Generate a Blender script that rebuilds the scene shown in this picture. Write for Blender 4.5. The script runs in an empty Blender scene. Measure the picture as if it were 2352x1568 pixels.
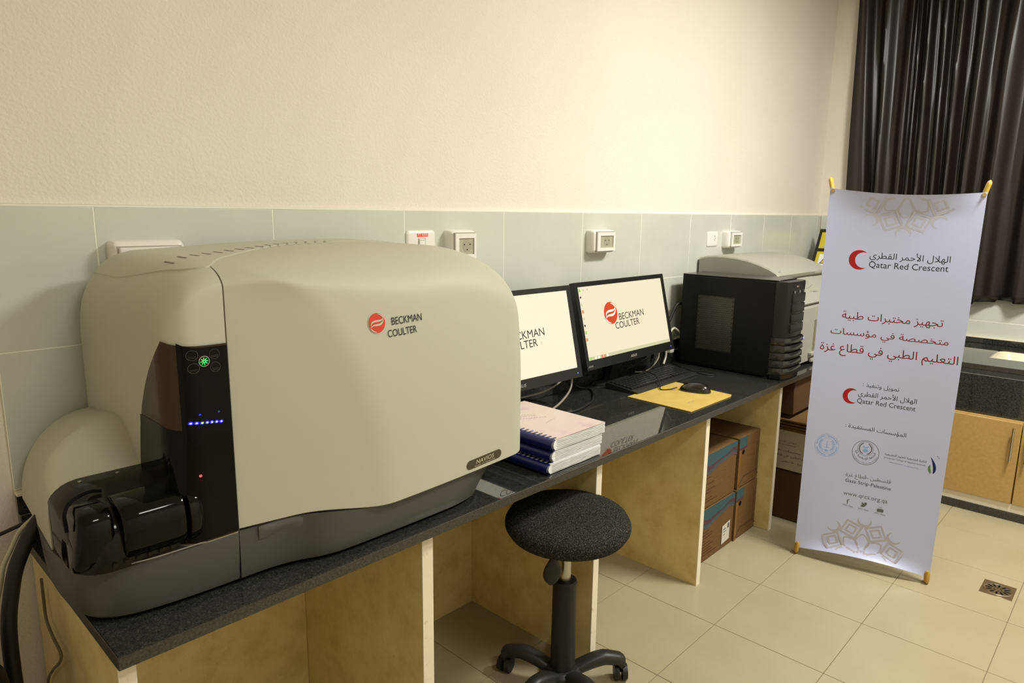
import bpy, bmesh, math, random, unicodedata
from mathutils import Vector, Matrix
from mathutils.geometry import delaunay_2d_cdt
random.seed(7)
PI = math.pi
SC = bpy.context.scene
COL = SC.collection
S = 0.885           # everything below is laid out in drafting units; the last lines scale it to metres

# ------------------------------------------------------------------ camera, world, lights, exposure
cd = bpy.data.cameras.new('camera'); cam = bpy.data.objects.new('camera', cd); COL.objects.link(cam)
cd.sensor_fit = 'HORIZONTAL'; cd.sensor_width = 36.0
cd.lens = 24.215; cd.clip_start = 0.02; cd.clip_end = 60
YAW, PITCH, ROLL = 0.75538759, 0.18593535, 0.01211498
fw = Vector((math.cos(YAW)*math.cos(PITCH), math.sin(YAW)*math.cos(PITCH), -math.sin(PITCH)))
rt = Vector((math.sin(YAW), -math.cos(YAW), 0)); up = rt.cross(fw)
rt2 = math.cos(ROLL)*rt + math.sin(ROLL)*up; up2 = -math.sin(ROLL)*rt + math.cos(ROLL)*up
cam.matrix_world = Matrix(((rt2.x, up2.x, -fw.x, -0.11636), (rt2.y, up2.y, -fw.y, -2.03911), (rt2.z, up2.z, -fw.z, 1.69374), (0, 0, 0, 1)))
SC.camera = cam
w = bpy.data.worlds.new('world'); SC.world = w; w.use_nodes = True
w.node_tree.nodes['Background'].inputs[0].default_value = (1.0, .93, .82, 1)
w.node_tree.nodes['Background'].inputs[1].default_value = 0.03
SC.view_settings.view_transform = 'Standard'; SC.view_settings.look = 'None'
SC.view_settings.gamma = 1.0; SC.view_settings.use_curve_mapping = False
SC.view_settings.exposure = 0.26
def area_light(name, loc, sx, sy, power, color, target=None):
    l = bpy.data.lights.new(name, 'AREA'); l.shape = 'RECTANGLE'; l.size = sx*S; l.size_y = sy*S; l.energy = power; l.color = color
    o = bpy.data.objects.new(name, l); COL.objects.link(o); o.location = loc
    if target: o.rotation_euler = (Vector(target)-Vector(loc)).to_track_quat('-Z', 'Y').to_euler()
    return o
LAMPS = [(3.4, -2.2), (0.9, -3.0)]
LAMP_POWER = [91, 22]
for (lx, ly), pw in zip(LAMPS, LAMP_POWER):
    area_light('ceiling_tube_light', (lx, ly, 3.40), 0.85, .42, pw, (1.0, .975, .90))
if SC.cycles:
    SC.cycles.max_bounces = 8; SC.cycles.diffuse_bounces = 5; SC.cycles.use_denoising = True
    SC.cycles.sample_clamp_indirect = 8

# ------------------------------------------------------------------ materials
def mat(name, color, rough=.6, spec=.5, metal=0., emit=None, es=0., coat=0., sheen=0., trans=0., alpha=1.):
    m = bpy.data.materials.new(name); m.use_nodes = True
    b = m.node_tree.nodes['Principled BSDF']
    b.inputs['Base Color'].default_value = (*color, 1); b.inputs['Roughness'].default_value = rough
    b.inputs['Specular IOR Level'].default_value = spec; b.inputs['Metallic'].default_value = metal
    b.inputs['Coat Weight'].default_value = coat; b.inputs['Sheen Weight'].default_value = sheen
    b.inputs['Transmission Weight'].default_value = trans; b.inputs['Alpha'].default_value = alpha
    if emit: b.inputs['Emission Color'].default_value = (*emit, 1); b.inputs['Emission Strength'].default_value = es
    return m
def nd(m, t, **k):
    n = m.node_tree.nodes.new(t)
    for a, v in k.items(): setattr(n, a, v)
    return n
def lk(m, a, b): m.node_tree.links.new(a, b)
def coords(m, scale=1., world=True):
    g = nd(m, 'ShaderNodeNewGeometry') if world else nd(m, 'ShaderNodeTexCoord')
    mp = nd(m, 'ShaderNodeMapping'); mp.inputs['Scale'].default_value = scale if hasattr(scale, '__len__') else (scale,)*3
    lk(m, g.outputs['Position' if world else 'Object'], mp.inputs['Vector']); return mp.outputs['Vector']
def noise(m, vec, scale, detail=3, rough=.5):
    n = nd(m, 'ShaderNodeTexNoise'); n.inputs['Scale'].default_value = scale; n.inputs['Detail'].default_value = detail
    n.inputs['Roughness'].default_value = rough; lk(m, vec, n.inputs['Vector']); return n.outputs['Fac']
def ramp(m, fac, stops, interp='LINEAR'):
    r = nd(m, 'ShaderNodeValToRGB'); e = r.color_ramp.elements; r.color_ramp.interpolation = interp
    while len(e) < len(stops): e.new(.5)
    for i, (p, c) in enumerate(stops): e[i].position = p; e[i].color = (*c, 1)
    lk(m, fac, r.inputs['Fac']); return r.outputs['Color']
def bump(m, fac, strength, dist):
    b = nd(m, 'ShaderNodeBump'); b.inputs['Strength'].default_value = strength; b.inputs['Distance'].default_value = dist
    lk(m, fac, b.inputs['Height']); lk(m, b.outputs['Normal'], m.node_tree.nodes['Principled BSDF'].inputs['Normal'])
def setc(m, out, inp='Base Color'): lk(m, out, m.node_tree.nodes['Principled BSDF'].inputs[inp])
def mixc(m, fac, a, b, mode='MIX'):
    x = nd(m, 'ShaderNodeMixRGB', blend_type=mode)
    for i, v in ((0, fac), (1, a), (2, b)):
        if isinstance(v, (int, float)): x.inputs[i].default_value = v
        elif isinstance(v, tuple): x.inputs[i].default_value = (*v, 1)
        else: lk(m, v, x.inputs[i])
    return x.outputs[0]

PLASTER = mat('plaster', (.83, .76, .64), .75, .25)
v = coords(PLASTER); bump(PLASTER, noise(PLASTER, v, 150, 2, .5), .40, .0035)
setc(PLASTER, ramp(PLASTER, noise(PLASTER, v, 2.2, 2), [(.3, (.78, .725, .645)), (.7, (.82, .765, .685))]))
TILE = mat('glazed_wall_tile', (.64, .63, .50), .22, .5)
v = coords(TILE); setc(TILE, ramp(TILE, noise(TILE, v, 3.5, 5, .6), [(.3, (.57, .595, .525)), (.7, (.635, .655, .58))]))
GROUT = mat('grout', (.86, .86, .76), .9, .1)
FTILE = mat('floor_tile', (.62, .55, .38), .30, .5)
v = coords(FTILE)
setc(FTILE, ramp(FTILE, noise(FTILE, v, 2.6, 5, .6), [(.3, (.37, .32, .20)), (.7, (.42, .37, .24))]))
FGROUT = mat('floor_grout', (.23, .18, .11), .9, .1)
GRANITE = mat('polished_dark_granite', (.03, .03, .03), .10, .75)
v = coords(GRANITE)
vo = nd(GRANITE, 'ShaderNodeTexVoronoi'); vo.inputs['Scale'].default_value = 620; lk(GRANITE, v, vo.inputs['Vector'])
gc = ramp(GRANITE, vo.outputs['Color'], [(.0, (.005, .006, .005)), (.45, (.016, .017, .015)), (.72, (.050, .052, .044)), (.95, (.095, .095, .078))])
setc(GRANITE, mixc(GRANITE, .5, gc, ramp(GRANITE, noise(GRANITE, v, 160, 3), [(.35, (.006, .006, .005)), (.7, (.050, .050, .043))])))
setc(GRANITE, ramp(GRANITE, noise(GRANITE, v, 300, 2), [(.35, (.015,)*3), (.7, (.045,)*3)]), 'Roughness')
GRANITE_EDGE = mat('rough_granite_edge', (.10, .095, .08), .45, .5)
v = coords(GRANITE_EDGE); setc(GRANITE_EDGE, ramp(GRANITE_EDGE, noise(GRANITE_EDGE, v, 220, 4, .7), [(.3, (.012, .010, .007)), (.7, (.075, .065, .047))]))
MARBLE = mat('beige_limestone', (.50, .40, .20), .42, .4)
v = coords(MARBLE)
mc = ramp(MARBLE, noise(MARBLE, v, 9, 8, .62), [(.28, (.56, .43, .165)), (.5, (.71, .57, .25)), (.72, (.79, .66, .33))])
vn = ramp(MARBLE, noise(MARBLE, coords(MARBLE, (60, 60, 30)), 1.5, 8, .75), [(.30, (.62, .62, .62)), (.40, (1, 1, 1))])
setc(MARBLE, mixc(MARBLE, .65, mc, vn, 'MULTIPLY'))
MARBLE_EDGE = mat('cut_limestone_edge', (.80, .73, .56), .55, .4)
v = coords(MARBLE_EDGE); setc(MARBLE_EDGE, ramp(MARBLE_EDGE, noise(MARBLE_EDGE, v, 30, 6, .7), [(.25, (.55, .46, .30)), (.40, (.82, .75, .58))]))
CREAM = mat('cream_moulded_plastic', (.49, .495, .395), .52, .3)
v = coords(CREAM); bump(CREAM, noise(CREAM, v, 900, 1), .08, .0006)
CREAM2 = mat('cream_plastic_groove', (.16, .14, .09), .6)
BASEG = mat('dark_grey_moulded_plastic', (.066, .067, .056), .45, .4)
v = coords(BASEG); bump(BASEG, noise(BASEG, v, 700, 1), .12, .0008)
GLOSSB = mat('black_gloss_plastic', (.003, .003, .002), .05, .22)
SMOKE = mat('smoked_clear_plastic', (.012, .010, .006), .10, .18)
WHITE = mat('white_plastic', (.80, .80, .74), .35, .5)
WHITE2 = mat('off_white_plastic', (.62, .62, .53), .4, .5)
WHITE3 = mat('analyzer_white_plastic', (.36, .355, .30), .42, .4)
CLEARW = mat('clouded_window_plastic', (.42, .42, .31), .12, .5)
BLACKP = mat('black_plastic', (.012, .012, .011), .30, .5)
BLACKM = mat('black_satin_plastic', (.016, .016, .014), .45, .5)
BLACKR = mat('black_rubber', (.012, .011, .010), .5, .4)
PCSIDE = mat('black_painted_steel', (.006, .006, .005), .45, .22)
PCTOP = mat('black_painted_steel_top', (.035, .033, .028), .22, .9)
GREYC = mat('grey_cable', (.30, .28, .23), .45)
WHITEC = mat('pale_cable', (.52, .50, .38), .45)
CHROME = mat('brushed_steel', (.55, .52, .45), .28, .5, 1.0)
DARK = mat('dark_void', (.004, .004, .004), .8, .1)
BRASS = mat('varnished_wood_knob', (.45, .26, .04), .30, .5)
YCAP = mat('yellow_end_cap', (.55, .37, .045), .35, .4)
PAPER = mat('white_paper', (.78, .80, .78), .8, .2)
PAPERD = mat('page_gap', (.30, .31, .31), .9, .1)
BLUE = mat('blue_comb_plastic', (.010, .012, .11), .28, .5)
YEL = mat('yellow_envelope_paper', (.82, .55, .075), .6, .3)
v = coords(YEL); setc(YEL, ramp(YEL, noise(YEL, v, 14, 3), [(.35, (.52, .37, .09)), (.65, (.57, .42, .115))]))
PINK = mat('pink_printed_cover', (.82, .62, .56), .4, .4)
v = coords(PINK); setc(PINK, ramp(PINK, noise(PINK, v, 9, 3), [(.38, (.66, .56, .50)), (.56, (.67, .54, .52)), (.68, (.57, .42, .46))]))
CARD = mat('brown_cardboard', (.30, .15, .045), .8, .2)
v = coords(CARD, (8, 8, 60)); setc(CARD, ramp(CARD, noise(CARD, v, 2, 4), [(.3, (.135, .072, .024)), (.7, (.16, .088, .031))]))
CARDD = mat('dark_and_shaded_cardboard', (.10, .052, .023), .85, .2)  # darker brown; on the topmost carton it paints in the shade under the counter
TAPE = mat('clear_brown_tape', (.22, .11, .035), .3, .5)
TEAL = mat('teal_print', (.045, .095, .105), .7, .2)
MAUVE = mat('mauve_print', (.11, .038, .055), .7, .2)
SLATE = mat('slate_print', (.09, .085, .095), .7, .2)
CARDINK = mat('brown_ink', (.10, .045, .02), .8, .1)
INK = mat('dark_ink', (.03, .03, .033), .6, .2)
INK2 = mat('grey_ink', (.12, .12, .13), .6, .2)
INK3 = mat('faint_ink', (.40, .30, .29), .7, .2)
REDL = mat('crescent_red', (.36, .010, .010), .45, .3)
REDT = mat('dark_red_print', (.20, .006, .012), .5, .3)
BLUEP = mat('pale_blue_print', (.28, .40, .72), .6, .2)
NAVYP = mat('navy_print', (.015, .018, .12), .6, .2)
GREENP = mat('green_print', (.10, .22, .05), .6, .2)
ORN = mat('ornament_grey_print', (.47, .48, .56), .5, .3)
ORND = mat('ornament_taupe_print', (.41, .395, .44), .5, .3)
BANNER = mat('white_banner_vinyl', (.50, .54, .76), .34, .4)
REDO = mat('orange_red_enamel', (.64, .052, .022), .4, .4)
SILV = mat('silver_ink', (.55, .53, .45), .4, .4, .3)
BADGE = mat('olive_badge', (.055, .050, .022), .4, .4)
BADGET = mat('pale_badge_ink', (.62, .59, .44), .5)
STICK = mat('orange_sticker', (.85, .10, .02), .5)
SIGNY = mat('yellow_sign', (.60, .49, .03), .5, .3)
SIGNB = mat('black_sign_board', (.02, .018, .012), .5, .3)
WOODC = mat('cabinet_laminate', (.52, .32, .095), .42, .4)
v = coords(WOODC, (1, 1, 1)); setc(WOODC, ramp(WOODC, noise(WOODC, v, 60, 3), [(.3, (.42, .265, .085)), (.7, (.47, .30, .10))]))
CURT = mat('brown_satin_curtain', (.009, .0052, .0036), .36, .55)
v = coords(CURT); bump(CURT, noise(CURT, v, 260, 3), .25, .001)
FAB = mat('charcoal_tweed', (.03, .03, .028), .95, .1)
v = coords(FAB); f1 = noise(FAB, v, 330, 3, .7)
setc(FAB, ramp(FAB, f1, [(.44, (.010, .010, .009)), (.54, (.030, .029, .024)), (.70, (.15, .14, .11))])); bump(FAB, f1, .6, .002)
BASIN = mat('sink_ceramic', (.78, .72, .52), .25, .5)
DRAIN = mat('worn_steel', (.30, .23, .13), .35, .5, .8)
def em(name, c, s): return mat(name, (0, 0, 0), .5, .3, emit=c, es=s)
SCREEN = em('lit_screen', (.78, .69, .49), 1.0)
SCREEN2 = em('lit_screen_bright', (.81, .755, .55), 1.0)
SC_INK = em('screen_ink', (.02, .018, .01), 1.0)
SC_RED = em('screen_red', (1.0, .085, .02), .62)
SC_WHITE = em('screen_pale', (1.0, .93, .75), 1.0)
SC_BAR = em('screen_taskbar', (.62, .60, .36), .9)
SC_GRN = em('screen_green', (.35, .75, .12), .8)
SC_ORG = em('screen_orange', (.80, .30, .12), .8)
LEDB = em('blue_led', (.03, .04, 1.0), 1.1)
LEDW = em('white_led', (.55, .60, 1.0), 2.0)
LEDR = em('red_led', (1.0, .03, .04), 4)
LEDG = em('green_led', (.08, .8, .12), 1.6)
LAMPM = em('lamp_diffuser', (1.0, .93, .78), 6)

# ------------------------------------------------------------------ object helpers
def link(name, me, m=None, parent=None):
    o = bpy.data.objects.new(name, me); COL.objects.link(o)
    if m is not None and not me.materials: me.materials.append(m)
    if parent is not None: o.parent = parent
    return o
def tagp(o, label, cat, group=None):
    o['label'] = label; o['category'] = cat
    if group: o['group'] = group
    return o
def thing(name, label, cat, loc=(0, 0, 0), group=None, rz=0.):
    o = bpy.data.objects.new(name, None); COL.objects.link(o); o.location = loc; o.rotation_euler = (0, 0, rz)
    o.empty_display_size = .05
    return tagp(o, label, cat, group)
def struct(o): o['kind'] = 'structure'; return o
def bm2o(name, bm, m, parent=None, smooth=False, off=None):
    bmesh.ops.recalc_face_normals(bm, faces=bm.faces)
    me = bpy.data.meshes.new(name); bm.to_mesh(me); bm.free()
    if smooth:
        for p in me.polygons: p.use_smooth = True
        try: me.set_sharp_from_angle(angle=math.radians(smooth if smooth > 1 else 35))
        except Exception: pass
    o = link(name, me, m, parent)
    if off is not None: o.location = off
    return o
def abox(bm, x0, x1, y0, y1, z0, z1, bev=0., seg=2, mx=None):
    g = bmesh.ops.create_cube(bm, size=1.0); vs = g['verts']
    M = Matrix.Translation(((x0+x1)/2, (y0+y1)/2, (z0+z1)/2)) @ Matrix.Diagonal((abs(x1-x0), abs(y1-y0), abs(z1-z0), 1))
    bmesh.ops.transform(bm, matrix=M, verts=vs)
    if bev > 0:
        es = list({e for v_ in vs for e in v_.link_edges})
        r = bmesh.ops.bevel(bm, geom=es, offset=bev, segments=seg, profile=.5, affect='EDGES')
        vs = list({v_ for f in r['faces'] for v_ in f.verts} | {v_ for v_ in vs if v_.is_valid})
    if mx is not None: bmesh.ops.transform(bm, matrix=mx, verts=vs)
    return vs
def box(name, m, x0, x1, y0, y1, z0, z1, parent=None, bev=.0, seg=2, mx=None, smooth=None):
    bm = bmesh.new(); abox(bm, x0, x1, y0, y1, z0, z1, bev, seg, mx)
    return bm2o(name, bm, m, parent, (smooth if smooth is not None else (40 if bev else False)))
def acyl(bm, p0, p1, r0, r1=None, n=20, caps=True):
    r1 = r0 if r1 is None else r1
    p0 = Vector(p0); p1 = Vector(p1); d = (p1-p0)
    q = d.to_track_quat('Z', 'Y'); a = []; b = []
    for i in range(n):
        t = 2*PI*i/n; c = Vector((math.cos(t), math.sin(t), 0))
        a.append(bm.verts.new(p0+q@(c*r0))); b.append(bm.verts.new(p1+q@(c*r1)))
    for i in range(n): bm.faces.new((a[i], a[(i+1) % n], b[(i+1) % n], b[i]))
    if caps: bm.faces.new(a[::-1]); bm.faces.new(b)
    return a+b
def cyl(name, m, p0, p1, r0, r1=None, n=24, parent=None):
    bm = bmesh.new(); acyl(bm, p0, p1, r0, r1, n); return bm2o(name, bm, m, parent, 40)
def lathe(name, m, prof, parent=None, n=48, off=(0, 0, 0), mx=None):
    bm = bmesh.new(); rings = []
    for r, z in prof:
        if r < 1e-6: rings.append([bm.verts.new((0, 0, z))])
        else: rings.append([bm.verts.new((r*math.cos(2*PI*i/n), r*math.sin(2*PI*i/n), z)) for i in range(n)])
    for a, b in zip(rings, rings[1:]):
        for i in range(n):
            j = (i+1) % n
            if len(a) == 1 and len(b) == 1: continue
            if len(a) == 1: bm.faces.new((a[0], b[i], b[j]))
            elif len(b) == 1: bm.faces.new((a[i], a[j], b[0]))
            else: bm.faces.new((a[i], a[j], b[j], b[i]))
    M = Matrix.Translation(off) @ (mx if mx is not None else Matrix.Identity(4))
    bmesh.ops.transform(bm, matrix=M, verts=bm.verts)
    return bm2o(name, bm, m, parent, 40)
def catmull(pts, k=8):
    P = [Vector(p) for p in pts]; P = [2*P[0]-P[1]]+P+[2*P[-1]-P[-2]]; out = []
    for i in range(1, len(P)-2):
        for j in range(k):
            t = j/k; a, b, c, d = P[i-1:i+3]
            out.append(.5*((2*b)+(c-a)*t+(2*a-5*b+4*c-d)*t*t+(3*b-a-3*c+d)*t**3))
    out.append(P[-2]); return out
def atube(bm, pts, r, n=8, smooth=True, k=8):
    P = catmull(pts, k) if smooth else [Vector(p) for p in pts]
    rings = []; N = len(P)
    prev = None
    for i, p in enumerate(P):
        d = (P[min(i+1, N-1)]-P[max(i-1, 0)]).normalized()
        if prev is None: u = d.orthogonal().normalized()
        else:
            u = (prev-d*prev.dot(d)); u = u.normalized() if u.length > 1e-6 else d.orthogonal().normalized()
        prev = u; w_ = d.cross(u)
        rr = r[0]+(r[1]-r[0])*i/(N-1) if hasattr(r, '__len__') else r
        rings.append([bm.verts.new(p+(u*math.cos(2*PI*j/n)+w_*math.sin(2*PI*j/n))*rr) for j in range(n)])
    for a, b in zip(rings, rings[1:]):
        for j in range(n): bm.faces.new((a[j], a[(j+1) % n], b[(j+1) % n], b[j]))
    bm.faces.new(rings[0][::-1]); bm.faces.new(rings[-1])
def tube(name, m, pts, r, parent=None, n=8, k=8):
    bm = bmesh.new(); atube(bm, pts, r, n, True, k); return bm2o(name, bm, m, parent, 50)
def grid(bm, rows, closed=False):
    V = [[bm.verts.new(p) for p in r] for r in rows]
    for a, b in zip(V, V[1:]):
        n = len(a)
        for j in range(n if closed else n-1):
            f = (a[j], a[(j+1) % n], b[(j+1) % n], b[j])
            try: bm.faces.new(f)
            except ValueError: pass
    return V
def loft(name, m, rings, parent=None, smooth=40, caps=True):
    bm = bmesh.new(); V = grid(bm, rings, True)
    if caps: bm.faces.new(V[0][::-1]); bm.faces.new(V[-1])
    return bm2o(name, bm, m, parent, smooth)
def prism(name, m, poly, fn, d, parent=None, smooth=False):
    """polygon in (a,b), mapped by fn(a,b,h) for h in 0..d"""
    bm = bmesh.new()
    a = [bm.verts.new(fn(x, y, 0)) for x, y in poly]; b = [bm.verts.new(fn(x, y, d)) for x, y in poly]
    n = len(a)
    for i in range(n): bm.faces.new((a[i], a[(i+1) % n], b[(i+1) % n], b[i]))
    bm.faces.new(a[::-1]); bm.faces.new(b)
    return bm2o(name, bm, m, parent, smooth)
def sstep(t): t = max(0., min(1., t)); return t*t*(3-2*t)

# ------------------------------------------------------------------ lettering
FORMS = {}
for cp in range(0xFE70, 0xFEFD):
    d_ = unicodedata.decomposition(chr(cp)).split()
    if len(d_) >= 2 and d_[0] in ('<isolated>', '<final>', '<initial>', '<medial>'):
        FORMS.setdefault(''.join(chr(int(x, 16)) for x in d_[1:]), {})[d_[0][1:-1]] = chr(cp)
def arabic(s):
    L = {'\u0001': '\u0644\u0627', '\u0002': '\u0644\u0623'}
    for k_, v_ in L.items(): s = s.replace(v_, k_)
    f = lambda c: FORMS.get(L.get(c, c)); out = []
    for i, c in enumerate(s):
        F = f(c)
        if not F: out.append(c); continue
        pf = f(s[i-1]) if i else None; nf = f(s[i+1]) if i+1 < len(s) else None
        pc = bool(pf and 'initial' in pf); nc = bool(nf and 'final' in nf and 'initial' in F)
        k_ = 'medial' if pc and nc and 'medial' in F else 'final' if pc and 'final' in F else 'initial' if nc else 'isolated'
        out.append(F[k_])
    return ''.join(reversed(out))
def text2d(s, bold=0., space=1., shear=0., res=3, smallcaps=0.):
    c = bpy.data.curves.new('glyphs', 'FONT'); c.body = s; c.size = 1; c.resolution_u = res
    c.space_character = space; c.shear = shear; c.fill_mode = 'NONE' if hasattr(c, 'fill_mode') else 'BOTH'; c.offset = bold
    if smallcaps:
        c.small_caps_scale = smallcaps
        for ch in c.body_format[1:]: ch.use_small_caps = True
    o = bpy.data.objects.new('glyphs', c); COL.objects.link(o)
    me = bpy.data.meshes.new_from_object(o.evaluated_get(bpy.context.evaluated_depsgraph_get()))
    bpy.data.objects.remove(o); bpy.data.curves.remove(c)
    vs = [(p.co.x, p.co.y) for p in me.vertices]
    nb = {}
    for e in me.edges:
        a, b = e.vertices; nb.setdefault(a, []).append(b); nb.setdefault(b, []).append(a)
    seen = set(); loops = []
    for st in range(len(vs)):
        if st in seen or len(nb.get(st, [])) != 2: continue
        lp = [st]; seen.add(st); cur = st
        nxt = st+1 if st+1 in nb[st] else nb[st][0]
        while nxt != st and nxt not in seen:
            lp.append(nxt); seen.add(nxt)
            c2 = [q for q in nb[nxt] if q != cur]
            if not c2: break
            cur, nxt = nxt, c2[0]
        if len(lp) > 2: loops.append([Vector(vs[i]) for i in lp])
    bpy.data.meshes.remove(me)
    area = lambda L_: .5*sum(L_[i].x*L_[(i+1) % len(L_)].y-L_[(i+1) % len(L_)].x*L_[i].y for i in range(len(L_)))
    allv = []; faces = []; sg = []
    for L_ in loops:
        faces.append(list(range(len(allv), len(allv)+len(L_)))); allv += L_; sg.append(1 if area(L_) > 0 else -1)
    if not allv: return [], []
    V, E_, F, ov, oe, of = delaunay_2d_cdt(allv, [(L_[i], L_[(i+1) % len(L_)]) for L_ in faces for i in range(len(L_))], [], 0, 1e-6)
    bb = [(min(p.x for p in L_), max(p.x for p in L_), min(p.y for p in L_), max(p.y for p in L_)) for L_ in loops]
    def wind(x, y):
        w_ = 0
        for L_, (a0, a1, b0, b1) in zip(loops, bb):
            if x < a0 or x > a1 or y < b0 or y > b1: continue
            px, py = L_[-1].x, L_[-1].y
            for q in L_:
                qx, qy = q.x, q.y
                if (py <= y) != (qy <= y):
                    cr = (qx-px)*(y-py)-(x-px)*(qy-py)
                    if qy > py and cr > 0: w_ += 1
                    elif qy <= py and cr < 0: w_ -= 1
                px, py = qx, qy
        return w_
    tris = []
    for f in F:
        if len(f) != 3: continue
        x = (V[f[0]].x+V[f[1]].x+V[f[2]].x)/3; y = (V[f[0]].y+V[f[1]].y+V[f[2]].y)/3
        if wind(x, y): tris.append(tuple(f))
    return [(p.x, p.y) for p in V], tris
def place_text(name, s, m, fn, a0, a1, parent, hs=1., **k):
    """text laid between (a0) and (a1) = ends of its baseline; hs = height relative to natural proportion"""
    V, T = text2d(s, **k)
    if not T: return None
    used = {i for t in T for i in t}
    x0 = min(V[i][0] for i in used); x1 = max(V[i][0] for i in used)
    ax, ay = a0; bx, by = a1; L = math.hypot(bx-ax, by-ay); sc = L/(x1-x0)
    ux, uy = (bx-ax)/L, (by-ay)/L
    bm = bmesh.new(); P = []
    for x, y in V:
        dx = (x-x0)*sc; dy = y*sc*hs
        P.append(bm.verts.new(fn(ax+ux*dx-uy*dy, ay+uy*dx+ux*dy)))
    for t in T:
        try: bm.faces.new([P[i] for i in t])
        except ValueError: pass
    for v_ in [q for q in bm.verts if not q.link_faces]: bm.verts.remove(v_)
    return bm2o(name, bm, m, parent)
def flat(name, m, polys, fn, parent):
    bm = bmesh.new()
    for poly in polys:
        V, E_, F, a_, b_, c_ = delaunay_2d_cdt([Vector(p) for p in poly], [], [list(range(len(poly)))], 1, 1e-6)
        P = [bm.verts.new(fn(p.x, p.y)) for p in V]
        for f in F: bm.faces.new([P[i] for i in f])
    return bm2o(name, bm, m, parent)
def circ(cx, cy, rx, ry=None, n=32, a0=0, a1=2*PI):
    ry = rx if ry is None else ry
    return [(cx+rx*math.cos(a0+(a1-a0)*i/n), cy+ry*math.sin(a0+(a1-a0)*i/n)) for i in range(n if abs(a1-a0-2*PI) < 1e-6 else n+1)]
def band(pts, w_, closed=False):
    """quads of a stroked polyline"""
    out = []; n = len(pts)
    for i in range(n if closed else n-1):
        (x0, y0), (x1, y1) = pts[i], pts[(i+1) % n]; L = math.hypot(x1-x0, y1-y0)
        if L < 1e-9: continue
        nx, ny = -(y1-y0)/L*w_/2, (x1-x0)/L*w_/2; ex, ey = (x1-x0)/L*w_*.3, (y1-y0)/L*w_*.3
        out.append([(x0+nx-ex, y0+ny-ey), (x0-nx-ex, y0-ny-ey), (x1-nx+ex, y1-ny+ey), (x1+nx+ex, y1+ny+ey)])
    return out
def crescent(cx, cy, r, ang=0., k=.80, off=.36, n=28, ysc=1.):
    """crescent opening towards ang"""
    r2 = r*k; d = r*off
    # intersection angle
    a = (r*r-r2*r2+d*d)/(2*d); h = math.sqrt(max(0, r*r-a*a)); t0 = math.atan2(h, a); t1 = math.atan2(h, a-d)
    P = [(r*math.cos(t0+(2*PI-2*t0)*i/n), r*math.sin(t0+(2*PI-2*t0)*i/n)) for i in range(n+1)]
    Q = [(d+r2*math.cos(t1+(2*PI-2*t1)*i/n), r2*math.sin(t1+(2*PI-2*t1)*i/n)) for i in range(n+1)][::-1]
    c, s = math.cos(ang), math.sin(ang)
    return [(cx+x*c-y*s, cy+(x*s+y*c)*ysc) for x, y in P+Q[1:-1]]

# ------------------------------------------------------------------ room shell
X0, X1, Y0, Y1, ZC = -1.7, 5.60, -4.3, 0.012, 3.45
struct(box('floor', FGROUT, X0-.1, X1+.1, Y0-.1, Y1+.1, -.12, -.0035))
floor = bpy.data.objects['floor']
gx, gy = .4475, .4448
bm = bmesh.new(); abox(bm, -gx/2+.0012, gx/2-.0012, -gy/2+.0012, gy/2-.0012, -.006, 0, .0008, 1)
bmesh.ops.recalc_face_normals(bm, faces=bm.faces)
ftm = bpy.data.meshes.new('floor_tile'); bm.to_mesh(ftm); bm.free(); ftm.materials.append(FTILE)
i0 = math.floor((X0-2.389)/gx); i1 = math.ceil((X1-2.389)/gx)
for i in range(i0, i1):
    for j in range(-1, 9):
        cx = 2.389+(i+.5)*gx; cy = -.4223-(j+.5)*gy
        ax0, ax1 = max(cx-gx/2, X0), min(cx+gx/2, X1); ay0, ay1 = max(cy-gy/2, Y0), min(cy+gy/2, Y1)
        if ax1-ax0 < .02 or ay1-ay0 < .02: continue
        o = link('floor_tile', ftm, None, floor); o.location = ((ax0+ax1)/2, (ay0+ay1)/2, 0)
        o.scale = ((ax1-ax0)/gx, (ay1-ay0)/gy, 1)
wb = struct(box('wall_back', PLASTER, X0-.1, X1+.1, Y1, Y1+.12, -.1, ZC+.1))
wr = struct(box('wall_right', PLASTER, X1, X1+.12, Y0-.1, Y1+.1, -.1, ZC+.1))
struct(box('wall_left', PLASTER, X0-.12, X0, Y0-.1, Y1+.1, -.1, ZC+.1))
struct(box('wall_front', PLASTER, X0-.1, X1+.1, Y0-.12, Y0, -.1, ZC+.1))
CEIL = mat('white_ceiling_paint', (.80, .76, .66), .8, .2)
struct(box('ceiling', CEIL, X0-.1, X1+.1, Y0-.1, Y1+.1, ZC, ZC+.12))
# wall tiles on the back wall (proud of the plaster by 12 mm)
xs = [.218, .459, .956, 1.469, 1.992, 2.530, 3.036, 3.554, 4.062, 4.560, 5.030, 5.545, X1-.001]
zs = [1.692, 1.338, .986]
for a, b in zip(xs, xs[1:]):
    for z1, z0 in ((zs[0], zs[1]), (zs[1], zs[2])):
        box('wall_tile', TILE, a+.0016, b-.0016, 0, Y1+.001, z0+.0016, z1-.0016+.0014*(z1 > 1.6), wb, .0006, 1)
box('tile_joint', GROUT, xs[0], X1-.002, .0006, Y1-.001, .985, 1.6935, wb)
gb = box('trim_1', GROUT, xs[0], X1-.013, -.0006, Y1+.001, 1.6915, 1.700, None, .002, 1); struct(gb)
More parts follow.
